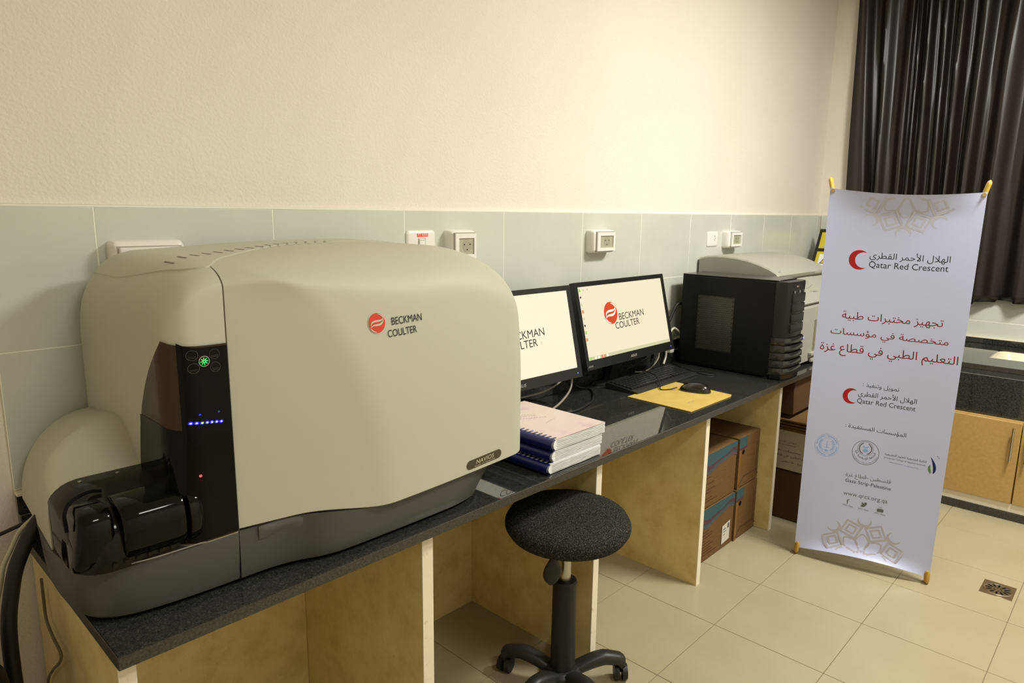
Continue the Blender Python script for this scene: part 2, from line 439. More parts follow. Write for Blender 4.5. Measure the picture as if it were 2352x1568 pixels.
# right-hand wall tiles
for k_ in range(9):
    a = -.52*k_ - .013
    for z1, z0 in ((1.692, 1.338), (1.338, .986), (.986, .63)):
        box('wall_tile', TILE, X1-.012, X1+.001, a-.5188, a-.0012, z0+.0012, z1-.0012, wr, .0015, 1)
box('tile_joint', GROUT, X1-.0113, X1-.001, -4.28, -.014, .63, 1.6935, wr)
gb = box('trim_2', GROUT, X1-.0128, X1+.001, -4.28, -.014, 1.6915, 1.700, None, .002, 1); struct(gb)
# ceiling lamps (bodies)
for i, (lx, ly) in enumerate(LAMPS):
    t = thing('ceiling_lamp', ['twin-tube ceiling lamp over the far half of the counter', 'twin-tube ceiling lamp over the near half of the room'][i], 'lamp', (lx, ly, ZC))
    box('lamp_body', WHITE, -.62, .62, -.16, .16, -.035, 0, t, .008)

# ------------------------------------------------------------------ long stone counter
ct = thing('stone_counter', 'long dark speckled granite counter along the tiled wall', 'counter', (.232, 0, 0))
def inl(o, base=(.232, 0, 0)):
    o.location = Vector(o.location)-Vector(base); return o
CE = 5.58
bm = bmesh.new(); abox(bm, .232, CE, -.690, .004, .822, .85)
inl(bm2o('countertop', bm, GRANITE, ct))
inl(box('front_edge', GRANITE_EDGE, .230, CE, -.6925, -.6895, .821, .8485, ct, .001, 1))
inl(box('end_edge', GRANITE_EDGE, .2295, .2325, -.69, .0, .821, .8485, ct, .001, 1))
inl(box('backsplash', GRANITE, .219, CE, -.024, 0.006, .85, .925, ct, .002, 1))
inl(box('ledge', MARBLE_EDGE, .217, CE, -.026, .008, .975, .984, ct, .002, 1))
inl(box('upper_backsplash', GRANITE, .219, CE, -.010, 0.008, .925, .975, ct))
for k_, (xa, xb, lab) in enumerate([(.236, .268, 0), (.998, 1.035, 0), (1.800, 1.831, 0), (2.612, 2.643, 0), (3.408, 3.438, 0), (4.30, 4.33, 0)]):
    p = inl(box('support_panel', MARBLE, xa, xb, -.6575, -.006, 0, .821, ct))
    pe = box('panel_edge', MARBLE_EDGE, xa-.0005, xb+.0005, -.6605, -.657, 0, .8212, p)
for a, b in ((.268, .998), (1.035, 1.800), (1.831, 2.612), (2.643, 3.408), (3.438, 4.30), (4.33, 5.58)):
    inl(box('back_panel', MARBLE, a+.001, b-.001, -.010, .008, 0, .820, ct))

# ------------------------------------------------------------------ flow cytometer
NV = thing('laboratory_analyzer', 'large cream bench analyzer with smoked black door and grey base, nearest the camera', 'analyzer', (.9, -.35, .85))
NB = Vector((.9, -.35, .85))
def nv(o):
    o.location = Vector(o.location)-NB; return o
def g_arch(x, z):
    u = max(x-.5, 0)/.392; w_ = max(z-.85, 0)/.690
    return (u**2.6+w_**2.4)**.42-1
ARCH = [(q.x, q.y) for q in catmull([(z_, x_, 0) for z_, x_ in ((.80, .893), (.923, .889), (1.054, .876), (1.176, .853), (1.283, .825), (1.386, .785), (1.465, .742), (1.500, .712), (1.525, .672), (1.545, .622), (1.565, .580), (1.60, .560), (1.65, .550))], 6)]
def yfront(x, z):
    # boundary of the scooped area: solve g_arch = 0 for x at this height
    xb = .893
    for (z0, a0), (z1, a1) in zip(ARCH, ARCH[1:]):
        if z0 <= z <= z1: xb = a0+(a1-a0)*(z-z0)/(z1-z0)
    if z > 1.62: xb = ARCH[-1][1]
    t = (x-.517)/(xb-.517)
    k_ = .09
    p = t if t < 1-k_ else (1-k_+k_*(1-((1+k_-t)/(2*k_))**2) if t < 1+k_ else 1.0)
    p = max(0, p); y = -.602-.070*p
    if x > .95: y += .018*((x-.95)/.45)**1.6
    if z > 1.15: y += .034*p*min(1.2, (z-1.15)/.36)**2
    return y
def ztop(x):
    z = 1.600-.020*(1-sstep((x-.40)/.55))
    if x < .53: z -= .125*(1-math.sqrt(max(0, 1-((.53-x)/.1375)**2.2)))
    if x > 1.10: z -= .15*(1-math.sqrt(max(0, 1-((x-1.10)/.345)**2.2)))
    return z
def yshrink(x):
    return .075*(1-math.sqrt(max(0, 1-((x-1.365)/.080)**2))) if x > 1.365 else 0
def zbot(x):
    if x < .64: return .981
    if x < .90: return .981-.034*sstep((x-.64)/.26)
    return .947+.006*(x-.9)/.5
def cover_pt(x, z, off=0.):
    """front face point below the top rounding"""
    return Vector((x, yfront(x, z)+yshrink(x)-off, z))
RT = .145; YT = .45
def rtx(x): return .058+.075*sstep((x-.56)/.45)
def section(x):
    zt = ztop(x); P = [(x, -.03, zbot(x)+.0), (x, -.03, zt-.10)]
    for i in range(1, 7): a = PI/2*i/6; P.append((x, -.03-.09*(1-math.cos(a)), zt-.10+.10*math.sin(a)))
    for i in range(1, 7): P.append((x, -.12-(YT-.12)*i/6, zt))
    rq = rtx(x); zr = zt-rq
    for i in range(1, 19):
        a = PI/2*i/18; z = zr+rq*(math.cos(a)**(2/2.15)) if i < 18 else zr
        ye = yfront(x, min(z, 1.60))+yshrink(x)
        P.append((x, -YT+(ye+YT)*(math.sin(a)**(2/2.15)), z))
    zb = zbot(x)
    for i in range(1, 33):
        z = zr+(zb+.004-zr)*i/32; P.append((x, yfront(x, z)+yshrink(x), z))
    P.append((x, yfront(x, zb)+yshrink(x)+.006, zb))
    return P
xs_ = [.5195+.012*i for i in range(35)]
xs_ += [.945+.03*i for i in range(14)]+[1.360+.009*i for i in range(8)]+[1.430, 1.4365, 1.4405, 1.4435]
nv(loft('main_cover', CREAM, [section(x) for x in xs_], NV, 45))
# left cap
def lzt(x): return ztop(x)
def lys(x): return .055*(1-math.sqrt(max(0, 1-((.455-x)/.0625)**2))) if x < .455 else 0
def lsection(x):
    zt = lzt(x); P = [(x, -.03, .975), (x, -.03, zt-.09)]
    for i in range(1, 7): a = PI/2*i/6; P.append((x, -.03-.09*(1-math.cos(a)), zt-.09+.09*math.sin(a)))
    for i in range(1, 5): P.append((x, -.12-(YT-.12)*i/4, zt))
    rq = .058; zr = zt-rq
    for i in range(1, 17):
        a = PI/2*i/16; z = zr+rq*(math.cos(a)**(2/2.15)) if i < 16 else zr
        ye = yfront(.517, z)+lys(x); P.append((x, -YT+(ye+YT)*(math.sin(a)**(2/2.15)), z))
    for i in range(1, 15):
        z = zr+(.975-zr)*i/14; P.append((x, yfront(.517, z)+lys(x), z))
    return P
lx_ = [.3928, .3935, .3945, .3957, .397, .399, .401, .4035, .406, .4095, .413, .4175, .422, .4275, .433, .439, .445, .4525, .46, .4675, .475, .4825, .49, .497, .5035, .510, .5165]
nv(loft('end_cover', CREAM, [lsection(x) for x in lx_], NV, 45))
# dark seam between end cover and main cover
seam = [(x, y*1.0+(.002 if y < -.2 else 0), z-.002) for x, y, z in lsection(.514)]
nv(loft('cover_seam', CREAM2, [[(.5160, y, z) for x, y, z in seam], [(.5200, y, z) for x, y, z in seam]], NV, 45))
# top lid with vent slots
lid = []
def tz(x, y, o=.0012):
    zt = ztop(x)
    if y < -YT:
        ye = yfront(max(x, .5), 1.58); s = min(1, (y+YT)/(ye+YT)); zt = zt-rtx(x)*(1-(1-s**2.15)**(1/2.15))
    return zt+o
rows = []
LID = [(.418, -.27), (.424, -.33), (.434, -.40), (.448, -.47), (.462, -.515), (.480, -.538), (.500, -.548), (.519, -.545), (.56, -.50), (.62, -.45), (.72, -.36), (.84, -.285), (1.0, -.25), (1.2, -.24), (1.36, -.235)]
LP = catmull([(a, b, 0) for a, b in LID], 5)
for p in LP:
    rows.append([(p.x, p.y+(-.10-p.y)*j/12, tz(p.x, p.y+(-.10-p.y)*j/12, .0036)) for j in range(13)])
bm = bmesh.new(); V = grid(bm, rows)
for f in list(bm.faces): pass
r_ = bmesh.ops.extrude_face_region(bm, geom=list(bm.faces))
for q in r_['geom']:
    if isinstance(q, bmesh.types.BMVert): q.co.z -= .006
nv(bm2o('top_lid', bm, CREAM, NV, 35))
for i in range(16):
    x = .470+.034*i; y = -.47+.015*i if i < 11 else -.315+.004*(i-10)
    bm = bmesh.new(); P = [(x, y, tz(x, y, .0044)), (x+.0045, y, tz(x+.0045, y, .0044)), (x+.0045, y+.052, tz(x+.0045, y+.052, .0044)), (x, y+.052, tz(x, y+.052, .0044))]
    bm.faces.new([bm.verts.new(q) for q in P]); nv(bm2o('vent_slot', bm, CREAM2, NV))
# smoked door on the corner
yL = [(1.427, -.588), (1.400, -.555), (1.388, -.541), (1.355, -.508), (1.311, -.475), (1.267, -.450), (1.213, -.430), (1.137, -.413), (1.05, -.405), (.983, -.405)]
def yl(z):
    for (z1, y1), (z0, y0) in zip(yL, yL[1:]):
        if z >= z0: t = (z-z0)/(z1-z0); return y0+(y1-y0)*min(1, t)
    return yL[-1][1]
def door_path(z, off, xa=.5160, ymin=None, amax=None):
    P = []; yf_ = yfront(.517, z)
    ye = yl(z) if ymin is None else ymin
    for i in range(9): x = xa-(xa-.455)*i/8; P.append((x, yf_-off, z))
    ae = PI/2
    if amax is not None: ae = amax
    elif ye < yf_+.055: ae = math.acos(max(-1, min(1, 1-(ye-yf_)/.055)))
    for i in range(1, 13):
        a = ae*i/12; x = .455-.0620*math.sin(a)-off*math.sin(a); y = yf_+.0550*(1-math.cos(a))-off*math.cos(a)
        P.append((x, y, z))
    x0, y0, _ = P[-1]; yq = max(ye, y0) if ae > PI/2-.01 else y0
    for i in range(1, 9): P.append((x0, y0+(yq-y0)*i/8, z))
    return P
def doorshell(name, m, off, z0, z1, n=24, xa=.516, ymin=None, amax=None):
    rows = []
    for i in range(n+1):
        z = z0+(z1-z0)*i/n
        zz = z
        a = door_path(z, off, xa, ymin, amax)
        if i == n: a = [(x, y, z+(.014*min(1, j/20)**3)) for j, (x, y, z) in enumerate(a)]
        rows.append(a)
    bm = bmesh.new(); grid(bm, rows)
    return nv(bm2o(name, bm, m, NV, 40))
DOORM = mat('smoked_door', (.004, .0035, .0025), .07, .14)
DOORB = mat('smoked_door_edge_on_cream', (.050, .032, .015), .12, .15)
doorshell('door', DOORB, .004, .981, 1.412)
doorshell('door_inner', DOORM, .0052, .984, 1.408, amax=.62)
doorshell('door_inner_lower', DOORM, .0047, .984, 1.232)
def dfront(x, z, off=.0062):
    yf_ = yfront(.517, z)
    if x >= .455: return Vector((x, yf_-off, z))
    s = min(1, (.455-x)/.062); a = math.asin(s); return Vector((x-off*s, yf_+.055*(1-math.cos(a))-off*math.cos(a), z))
# indicator lights
bm = bmesh.new(); bmw = bmesh.new()
for i in range(7):
    x = .433+.0100*i; z = 1.251-.0012*i
    for b_, r in ((bm, .0036), (bmw, .0017)):
        c = [b_.verts.new(dfront(x+r*1.25*math.cos(t), z+r*math.sin(t), .0064 if b_ is bm else .0072)) for t in [2*PI*q/12 for q in range(12)]]
        b_.faces.new(c)
for x, z in ((.450, 1.267), (.489, 1.266)):
    c = [bm.verts.new(dfront(x+.0022*math.cos(t), z+.0018*math.sin(t), .0064)) for t in [2*PI*q/10 for q in range(10)]]; bm.faces.new(c)
lb = nv(bm2o('indicator_lights', bm, LEDB, NV)); lb['label'] = 'row of blue indicator lights'
nv(bm2o('indicator_glow', bmw, LEDW, NV))
o = flat('red_light', LEDR, [circ(.443, 1.133, .0028, n=12)], dfront, NV); nv(o); o['label'] = 'small red light'
icon = []
for q in range(8):
    a = PI/4*q+.1
    icon += band([(.466+.002*math.cos(a), 1.3795+.002*math.sin(a)), (.466+.0075*math.cos(a), 1.3795+.0075*math.sin(a))], .0016)
o = nv(flat('laser_icon', LEDG, icon, lambda x, z: dfront(x, z, .0068), NV)); o['label'] = 'glowing green starburst icon'
rings = band(circ(.466, 1.3795, .0108, n=28), .0011, True)
nv(flat('icon_ring', em('pale_green_glow', (.30, .45, .25), .9), rings, lambda x, z: dfront(x, z, .0066), NV))
rings = []
for x, z in ((.4435, 1.3945), (.4880, 1.3925), (.4450, 1.3670), (.4885, 1.3645)):
    rings += band(circ(x, z, .0105, n=24), .0008, True)
    for q in (-.006, -.003): rings += band([(x-.007, z+q), (x+.007, z+q)], .0006)
nv(flat('icon_outlines', mat('faint_icon_print', (.07, .065, .05), .4), rings, lambda x, z: dfront(x, z, .0066), NV))
# grey base
bout = [(.5165, -.600), (.45, -.598), (.37, -.592), (.30, -.580), (.255, -.558), (.226, -.522), (.211, -.46), (.208, -.38), (.212, -.30), (.225, -.20), (.24, -.10), (.25, -.045), (.5165, -.045)]
def outset(P, c, s): return [(c[0]+(x-c[0])*s, c[1]+(y-c[1])*s) for x, y in P]
def dens(P, k=5, last=True):
    q = catmull([(x, y, 0) for x, y in P], k); return [(v_.x, v_.y) for v_ in q]
bo = dens(bout[:-1], 5)+[bout[-1]]
c_ = (.5165, -.35)
rl = []
for z, s in ((.8615, .985), (.868, .994), (.90, 1.0), (.972, 1.022), (.976, 1.018)):
    rl.append([(min(x, .5165), y, z) for x, y in outset(bo, c_, s)])
nv(loft('base_end', BASEG, rl, NV, 40))
bf = [(.5185, -.602), (.58, -.604), (.62, -.610), (.66, -.622), (.71, -.642), (.77, -.652), (.88, -.654), (1.05, -.654), (1.16, -.648), (1.235, -.622), (1.275, -.575), (1.288, -.50), (1.290, -.045), (.5185, -.045)]
bfd = dens(bf[:-2], 5)+bf[-2:]
rl = []
for z, s, k_ in ((.8615, .985, 0), (.868, .993, 0), (.89, 1.0, .015), (.93, 1.004, .05), (.95, 1.005, .06), (.978, 1.005, .06)):
    ring = []
    for x, y in bfd:
        x2 = x+k_*sstep((x-1.0)/.28)
        y2 = -.35+(y+.35)*s
        zz = z if z < .93 else min(z, zbot(min(max(x2, .52), 1.4))-.0005)
        ring.append((x2, y2, zz))
    rl.append(ring)
nv(loft('base_front', BASEG, rl, NV, 40))
nv(box('base_seam', DARK, .5160, .5190, -.6000, -.05, .863, .974, NV))
# finger recess in the base
rec = []
for i in range(13):
    t = i/12; x = .562+.105*t
    yb = min(yfront(x, .97), -.604)-.009
    rec.append((x, t))
bm = bmesh.new(); rows = []
for x, t in rec:
    e = math.sin(PI*t)**.4 if 0 < t < 1 else 0
    y0 = -.6045-.03*sstep((x-.60)/.12)
    rows.append([(x, y0-.0035, .9785-.002), (x, y0-.0062*e-.003, .970), (x, y0-.0045*e-.003, .960), (x, y0-.0022, .944)])
grid(bm, rows); o = nv(bm2o('finger_grip', bm, mat('satin_grey_grip', (.085, .086, .073), .38), NV, 50))
nv(flat('grip_shadow', DARK, [[(.658, .975), (.678, .973), (.671, .936)]], lambda x, z: Vector((x, -.6105-.25*(x-.64)-.008, z)), NV))  # dark triangle paints the shadow at the right end of the grip
for x, y in ((.30, -.50), (.62, -.56), (1.18, -.56), (.30, -.12), (1.20, -.12)):
    nv(cyl('foot', BLACKR, (x, y, .850), (x, y, .864), .022, None, 16, NV))
# cream shroud left
rows = []
for i in range(15):
    t = i/14; y = -.402+(.36)*t
    zt = 1.118+.088*sstep(t/.36)-.05*max(0, t-.45); n_ = 7.-4.9*sstep(t/.45)
    ring = []
    for j in range(19):
        a = PI/2*j/18; cx_ = abs(math.cos(a))**(2/n_); cz = abs(math.sin(a))**(2/n_)
        xl = .2035+.022*t
        ring.append((.3935-(.3935-xl)*cx_, y, .976+(zt-.976)*cz))
    ring += [(.3935, y, .976)]
    rows.append(ring)
nv(loft('loader_shroud', CREAM, rows, NV, 50))
# black loader
def lprof(x, k=1.0):
    """profile y,z of the loader at x (k: end rounding)"""
    P = [(-.4005, .976), (-.4005, 1.119)]
    P += [(-.43, 1.119), (-.455, 1.118), (-.478, 1.112), (-.50, 1.103)]
    for i in range(9):
        a = PI/2*(i+1)/9; P.append((-.505-.088*math.sin(a), 1.000+.101*math.cos(a)))
    P += [(-.594, .988), (-.594, .9765)]
    return P
rows = []
for x in (.206, .2085, .213, .221, .232, .246, .262, .28, .30, .33, .36, .3925):
    e = math.sqrt(max(0, 1-((.27-x)/.066)**2)) if x < .27 else 1
    e = .45+.55*e; ey = .62+.38*math.sqrt(max(0, 1-((.27-x)/.066)**2)) if x < .27 else 1
    rows.append([(x, -.40+(y+.40)*ey, .9765+(z-.9765)*(e**.55)) for y, z in lprof(x)])
nv(loft('loader_lid', SMOKE, rows, NV, 50))
rows = []
for x, s in ((.286, .86), (.289, .97), (.294, 1.0), (.34, 1.02), (.392, 1.03), (.404, 1.03), (.408, 1.0)):
    ring = []
    for i in range(28):
        a = 2*PI*i/28; sy = abs(math.cos(a))**.75*(1 if math.cos(a) > 0 else -1); sz = abs(math.sin(a))**.75*(1 if math.sin(a) > 0 else -1)
        ring.append((x, -.535+.071*s*sy, 1.042+.065*s*sz))
    rows.append(ring)
nv(loft('carousel_drum', GLOSSB, rows, NV, 50))
rows = []
for x, s in ((.4125, .96), (.415, 1.0), (.432, 1.0), (.446, .90), (.452, .6)):
    ring = []
    for i in range(28):
        a = 2*PI*i/28; sy = abs(math.cos(a))**.75*(1 if math.cos(a) > 0 else -1); sz = abs(math.sin(a))**.75*(1 if math.sin(a) > 0 else -1)
        ring.append((x, -.537+.077*s*sy, 1.043+.067*s*sz))
    rows.append(ring)
nv(loft('drum_collar', GLOSSB, rows, NV, 50))
rows = []
for x, s in ((.2075, .80), (.2105, .93), (.217, 1.0), (.268, 1.0), (.276, .93)):
    ring = []
    for i in range(28):
        a = 2*PI*i/28; sy = abs(math.cos(a))**.6*(1 if math.cos(a) > 0 else -1); sz = abs(math.sin(a))**.6*(1 if math.sin(a) > 0 else -1)
        ring.append((x+(.008*sz if x < .24 else 0), -.530+.056*s*sy, 1.040+.064*s*sz))
    rows.append(ring)
nv(loft('tube_window', GLOSSB, rows, NV, 50))
bm = bmesh.new(); atube(bm, [(.203, -.545, 1.065), (.206, -.53, 1.098), (.225, -.508, 1.112), (.262, -.490, 1.116), (.284, -.492, 1.112)], .0035, 8)
nv(bm2o('lid_hinge', bm, DARK, NV, 50))
bm = bmesh.new()
for i in range(6): abox(bm, .262+.022*i, .270+.022*i, -.602, -.598, .988, .996)
nv(bm2o('loader_teeth', bm, SMOKE, NV))
for x, y in ((.262, -.425), (.335, -.425)): nv(cyl('lid_screw', CHROME, (x, y, 1.1185), (x, y, 1.1205), .004, None, 10, NV))
bm = bmesh.new(); atube(bm, [(.214, -.51, .982), (.25, -.573, .9815), (.32, -.597, .981), (.42, -.603, .981), (.515, -.604, .981)], .0016, 6)
nv(bm2o('base_lip', bm, mat('bright_edge_line', (.22, .21, .17), .35), NV, 50))
# logos on the cover
LG = lambda x, z: cover_pt(x, z, .0016)
LG2 = lambda x, z: cover_pt(x, z, .0010)
LG3 = lambda x, z: cover_pt(x, z, .0024)
def logo(prefix, disc, pale, ink, f1, f2, c, r, tpos, parent, fix, h=1.0, ring=True, th=1.22):
    """red roundel with two pale swooshes and two lines of small-caps lettering"""
    cx, cz = c
    out = []
    if ring:
        o = flat('roundel_rim', SILV, [circ(cx, cz, r*1.08, r*1.08*h, 40)], f1[0], parent); fix(o)
    o = flat('roundel', disc, [circ(cx, cz, r, r*h, 40)], f1[1], parent); fix(o); o['label'] = 'red roundel'
    sw = []
    def curve(pts, w0):
        n = len(pts); L = []; R = []
        for i, (x, y) in enumerate(pts):
            a = pts[max(0, i-1)]; b = pts[min(n-1, i+1)]; l_ = math.hypot(b[0]-a[0], b[1]-a[1])
            nx, ny = -(b[1]-a[1])/l_, (b[0]-a[0])/l_; t = i/(n-1); w_ = w0*math.sin(PI*min(1, max(0, t)))**.7/2
            L.append((x+nx*w_, y+ny*w_)); R.append((x-nx*w_, y-ny*w_))
        P = L+R[::-1][1:-1]
        return [(cx+r*x, cz+r*h*y) for x, y in P]
    def cm(p, k=6): return [(q.x, q.y) for q in catmull([(a, b, 0) for a, b in p], k)]
    sw.append(curve(cm([(-.80, -.30), (-.62, .05), (-.25, .18), (.15, .20), (.55, .26), (.86, .48)]), .20))
    sw.append(curve(cm([(-.86, -.42), (-.45, -.22), (-.05, -.20), (.35, -.16), (.66, .05), (.82, .36)]), .20))
    sw.append(curve(cm([(.10, .90), (.45, .78), (.70, .58), (.86, .40)]), .11))
    sw.append(curve(cm([(-.86, -.40), (-.70, -.62), (-.42, -.82), (-.08, -.92)]), .11))
    o = flat('swoosh', pale, sw, f1[2], parent); fix(o)
    (b0, b1), (c0, c1) = tpos
    for s_, a, b in (('BECKMAN', b0, b1), ('COULTER', c0, c1)):
        o = place_text('lettering', s_, ink, f2, a, b, parent, th*h, bold=.012, smallcaps=.80, space=.98, res=4); fix(o)
logo('', REDO, SILV, INK, (LG2, LG, LG3), LG, (.8705, 1.422), .0245, (((.915, 1.4125), (1.012, 1.4145)), ((.900, 1.3830), (.992, 1.3860))), NV, nv)
bd = []
for i in range(13): a = PI/2+PI*i/12; bd.append((1.172+.014*math.cos(a), .9775+.0135*math.sin(a)))
for i in range(13): a = -PI/2+PI*i/12; bd.append((1.292+.014*math.cos(a), .9805+.0135*math.sin(a)))
nv(flat('name_badge', BADGE, [bd], lambda x, z: cover_pt(x, z, .0012), NV))['label'] = 'dark olive name badge'
nv(place_text('badge_lettering', 'NAVIOS', BADGET, lambda x, z: cover_pt(x, z, .0022), (1.196, .9745), (1.272, .9765), NV, .85, bold=.03, shear=.15, space=1.05))
nv(place_text('badge_small_print', 'FLOW CYTOMETER', BADGET, lambda x, z: cover_pt(x, z, .0022), (1.190, .9672), (1.276, .9692), NV, .62, space=1.25))

# ------------------------------------------------------------------ monitors
def monitor(label, c, yaw, tilt, W, H, second):
    t = thing('computer_monitor', label, 'monitor', (c[0], -.10 if second else -.16, .85), 'two lit widescreen monitors')
    R = Vector((math.cos(yaw), math.sin(yaw), 0)); N = Vector((math.sin(yaw), -math.cos(yaw), 0))
    U = Vector((0, 0, 1))*math.cos(tilt)-N*math.sin(tilt); F = R.cross(U)
    B0 = Vector(c)
    M = Matrix(((R.x, -F.x, U.x, B0.x), (R.y, -F.y, U.y, B0.y), (R.z, -F.z, U.z, B0.z), (0, 0, 0, 1)))
    base = Vector(t.location)
    def fx(o): o.location = Vector(o.location)-base; return o
    fn = lambda a, b, off=.0: M @ Vector((a, -off, b))
    b0, bt, bs = .044, .022, .022
    # bezel ring
    bm = bmesh.new()
    for q in ((-W/2, W/2, 0, b0), (-W/2, W/2, H-bt, H), (-W/2, -W/2+bs, b0, H-bt), (W/2-bs, W/2, b0, H-bt)):
        abox(bm, q[0], q[1], -.001, .028, q[2], q[3])
    bmesh.ops.transform(bm, matrix=M, verts=bm.verts); fx(bm2o('bezel', bm, BLACKP, t))
    bm = bmesh.new(); abox(bm, -W/2+.002, W/2-.002, .008, .05, .004, H-.004, .012, 3); abox(bm, -W*.3, W*.3, .04, .075, .08, H-.08, .014, 3)
    bmesh.ops.transform(bm, matrix=M, verts=bm.verts); fx(bm2o('back_shell', bm, BLACKM, t, 40))
    sc = fx(flat('screen', SCREEN if second else SCREEN2, [[(-W/2+bs, b0), (W/2-bs, b0), (W/2-bs, H-bt), (-W/2+bs, H-bt)]], lambda a, b: fn(a, b, -.004), t))
    sc['label'] = 'lit cream screen'
    SW, SH = W-2*bs, H-b0-bt
    def sp(a, b): return (-W/2+bs+a*SW, b0+b*SH)
    e1 = lambda a, b: fn(a, b, -.0032); e2 = lambda a, b: fn(a, b, -.0026); e3 = lambda a, b: fn(a, b, -.0020)
    def fix2(o):
        o.parent = sc; o.location = (0, 0, 0); return o
    dx = 0 if second else .045; cc = sp(.318+dx, .590)
    logo('', SC_RED, SC_WHITE, SC_INK, (e1, e2, e3), e2, cc, .054*SW/.72, ((sp(.405+dx, .470), sp(.708+dx, .482)), (sp(.350+dx, .352), sp(.640+dx, .364))), sc, fix2, 1.0, False, .96)
    o = place_text('lettering', '®', mat('screen_faint', (0, 0, 0), emit=(.62, .52, .36), es=.9), e2, sp(.662+dx, .372), sp(.682+dx, .372), sc); fix2(o)
    if second:
        fix2(flat('taskbar', SC_BAR, [[sp(0, 0), sp(1, 0), sp(1, .045), sp(0, .045)]], e1, sc))
        ic = {}
        for k_, (a, b, mm, s_) in enumerate([(.02, .955, SC_GRN, .014), (.06, .955, SC_BAR, .010), (.10, .955, SC_BAR, .010), (.02, .86, SC_INK, .009), (.02, .76, SC_BAR, .012), (.022, .665, SC_ORG, .015), (.02, .57, SC_BAR, .012), (.02, .475, SC_INK, .010), (.02, .38, SC_GRN, .014), (.02, .285, SC_ORG, .014),
                                           (.03, .022, SC_GRN, .012), (.08, .022, SC_WHITE, .012), (.115, .022, SC_WHITE, .012), (.15, .022, SC_ORG, .013), (.18, .022, SC_ORG, .013), (.21, .022, SC_WHITE, .012)]):
            x, y = sp(a, b); ic.setdefault(mm.name, (mm, []))[1].append([(x-s_/2, y-s_*.5), (x+s_/2, y-s_*.5), (x+s_/2, y+s_*.5), (x-s_/2, y+s_*.5)])
        for mm, pl in ic.values():
            for q in pl: fix2(flat('desktop_icon', mm, [q], e3, sc))
        sc['label'] = 'lit cream screen with a column of small icons'
    fx(flat('power_light', em('monitor_led', (.12, .15, 1.), 2), [circ(W/2-.030, .020, .0032, n=10)], lambda a, b: fn(a, b, .002), t))['label'] = 'blue power light'
    fx(place_text('maker_mark', 'ASUS', mat('mark_silver', (.45, .45, .42), .4), lambda a, b: fn(a, b, .0016), (-.028, .014), (.028, .014), t, .75, bold=.03, shear=.25))
    if second: fx(place_text('port_mark', 'HDMI', mat('mark_grey', (.35, .35, .33), .4), lambda a, b: fn(a, b, .0016), (-W/2+.012, .012), (-W/2+.045, .012), t, .9, bold=.02))
    # stand
    bx = c[0]-(.02 if second else .0); by = -.075 if second else -.14
    if second: by = -.062
    rx, ry = (.15, .050) if second else (.14, .105)
    prof = [(1.0, 0), (1.0, .006), (.9, .012), (.35, .018), (0, .018)]
    bm = bmesh.new(); n = 40; rings_ = []
    for r, z in prof[:-1]: rings_.append([(bx+rx*r*math.cos(2*PI*i/n), by+ry*r*math.sin(2*PI*i/n), .8505+z) for i in range(n)])
    V = grid(bm, rings_, True); bm.faces.new(V[0][::-1]); bm.faces.new(V[-1])
    fx(bm2o('stand_base', bm, BLACKP, t, 40))
    top = M @ Vector((0, .055, .13))
    bm = bmesh.new(); q0 = Vector((bx, by+.0, .866))
    rows = []
    for k_ in range(6):
        s_ = k_/5; p = q0.lerp(top, s_); hw = .040-.006*s_
        rows.append([(p.x-hw, p.y-.016, p.z), (p.x+hw, p.y-.016, p.z), (p.x+hw, p.y+.016, p.z), (p.x-hw, p.y+.016, p.z)])
    V = grid(bm, rows, True); bm.faces.new(V[0][::-1]); bm.faces.new(V[-1])
    fx(bm2o('stand_neck', bm, BLACKP, t))
    return t
monitor('right-hand black monitor showing the whole red roundel, its desktop icons down the left edge', (2.747, -.181, .98), .003, .237, .767, .409, True)
monitor('left-hand black monitor half hidden behind the large cream analyzer', (1.885, -.214, .98), -.034, .228, .767, .409, False)

# ------------------------------------------------------------------ computer tower
t = thing('computer_tower', 'black desktop computer tower standing between the monitors and the white analyzer', 'computer', (3.49, -.36, .85))
def rel(base):
    base = Vector(base)
    def f(o): o.location = Vector(o.location)-base; return o
    return f
f = rel((3.49, -.36, .85))
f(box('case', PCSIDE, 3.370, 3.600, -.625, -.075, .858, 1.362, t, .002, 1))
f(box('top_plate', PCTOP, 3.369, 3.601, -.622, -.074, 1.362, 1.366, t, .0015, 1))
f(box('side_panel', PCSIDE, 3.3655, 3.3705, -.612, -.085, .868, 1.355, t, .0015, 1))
vg = f(box('vent_frame', BLACKM, 3.3635, 3.366, -.392, -.178, .952, 1.256, t, .002, 1)); vg['label'] = 'perforated side vent'
bm = bmesh.new(); r = .0068
for i in range(17):
    for j in range(25):
        y = -.382+i*.0120+(.006 if j % 2 else 0); z = .966+j*.0116
        if y > -.187: continue
        st = []
        for q in range(6): a = PI/3*q+PI/6; st.append((y+r*(.85)*math.cos(a), z+r*.85*math.sin(a)))
        V = [bm.verts.new((3.3631, a, b)) for a, b in st]; bm.faces.new(V)
ho = bm2o('vent_holes', bm, mat('perforation', (.050, .048, .040), .35), vg); ho['kind'] = 'stuff'; ho.location = (0, 0, 0)
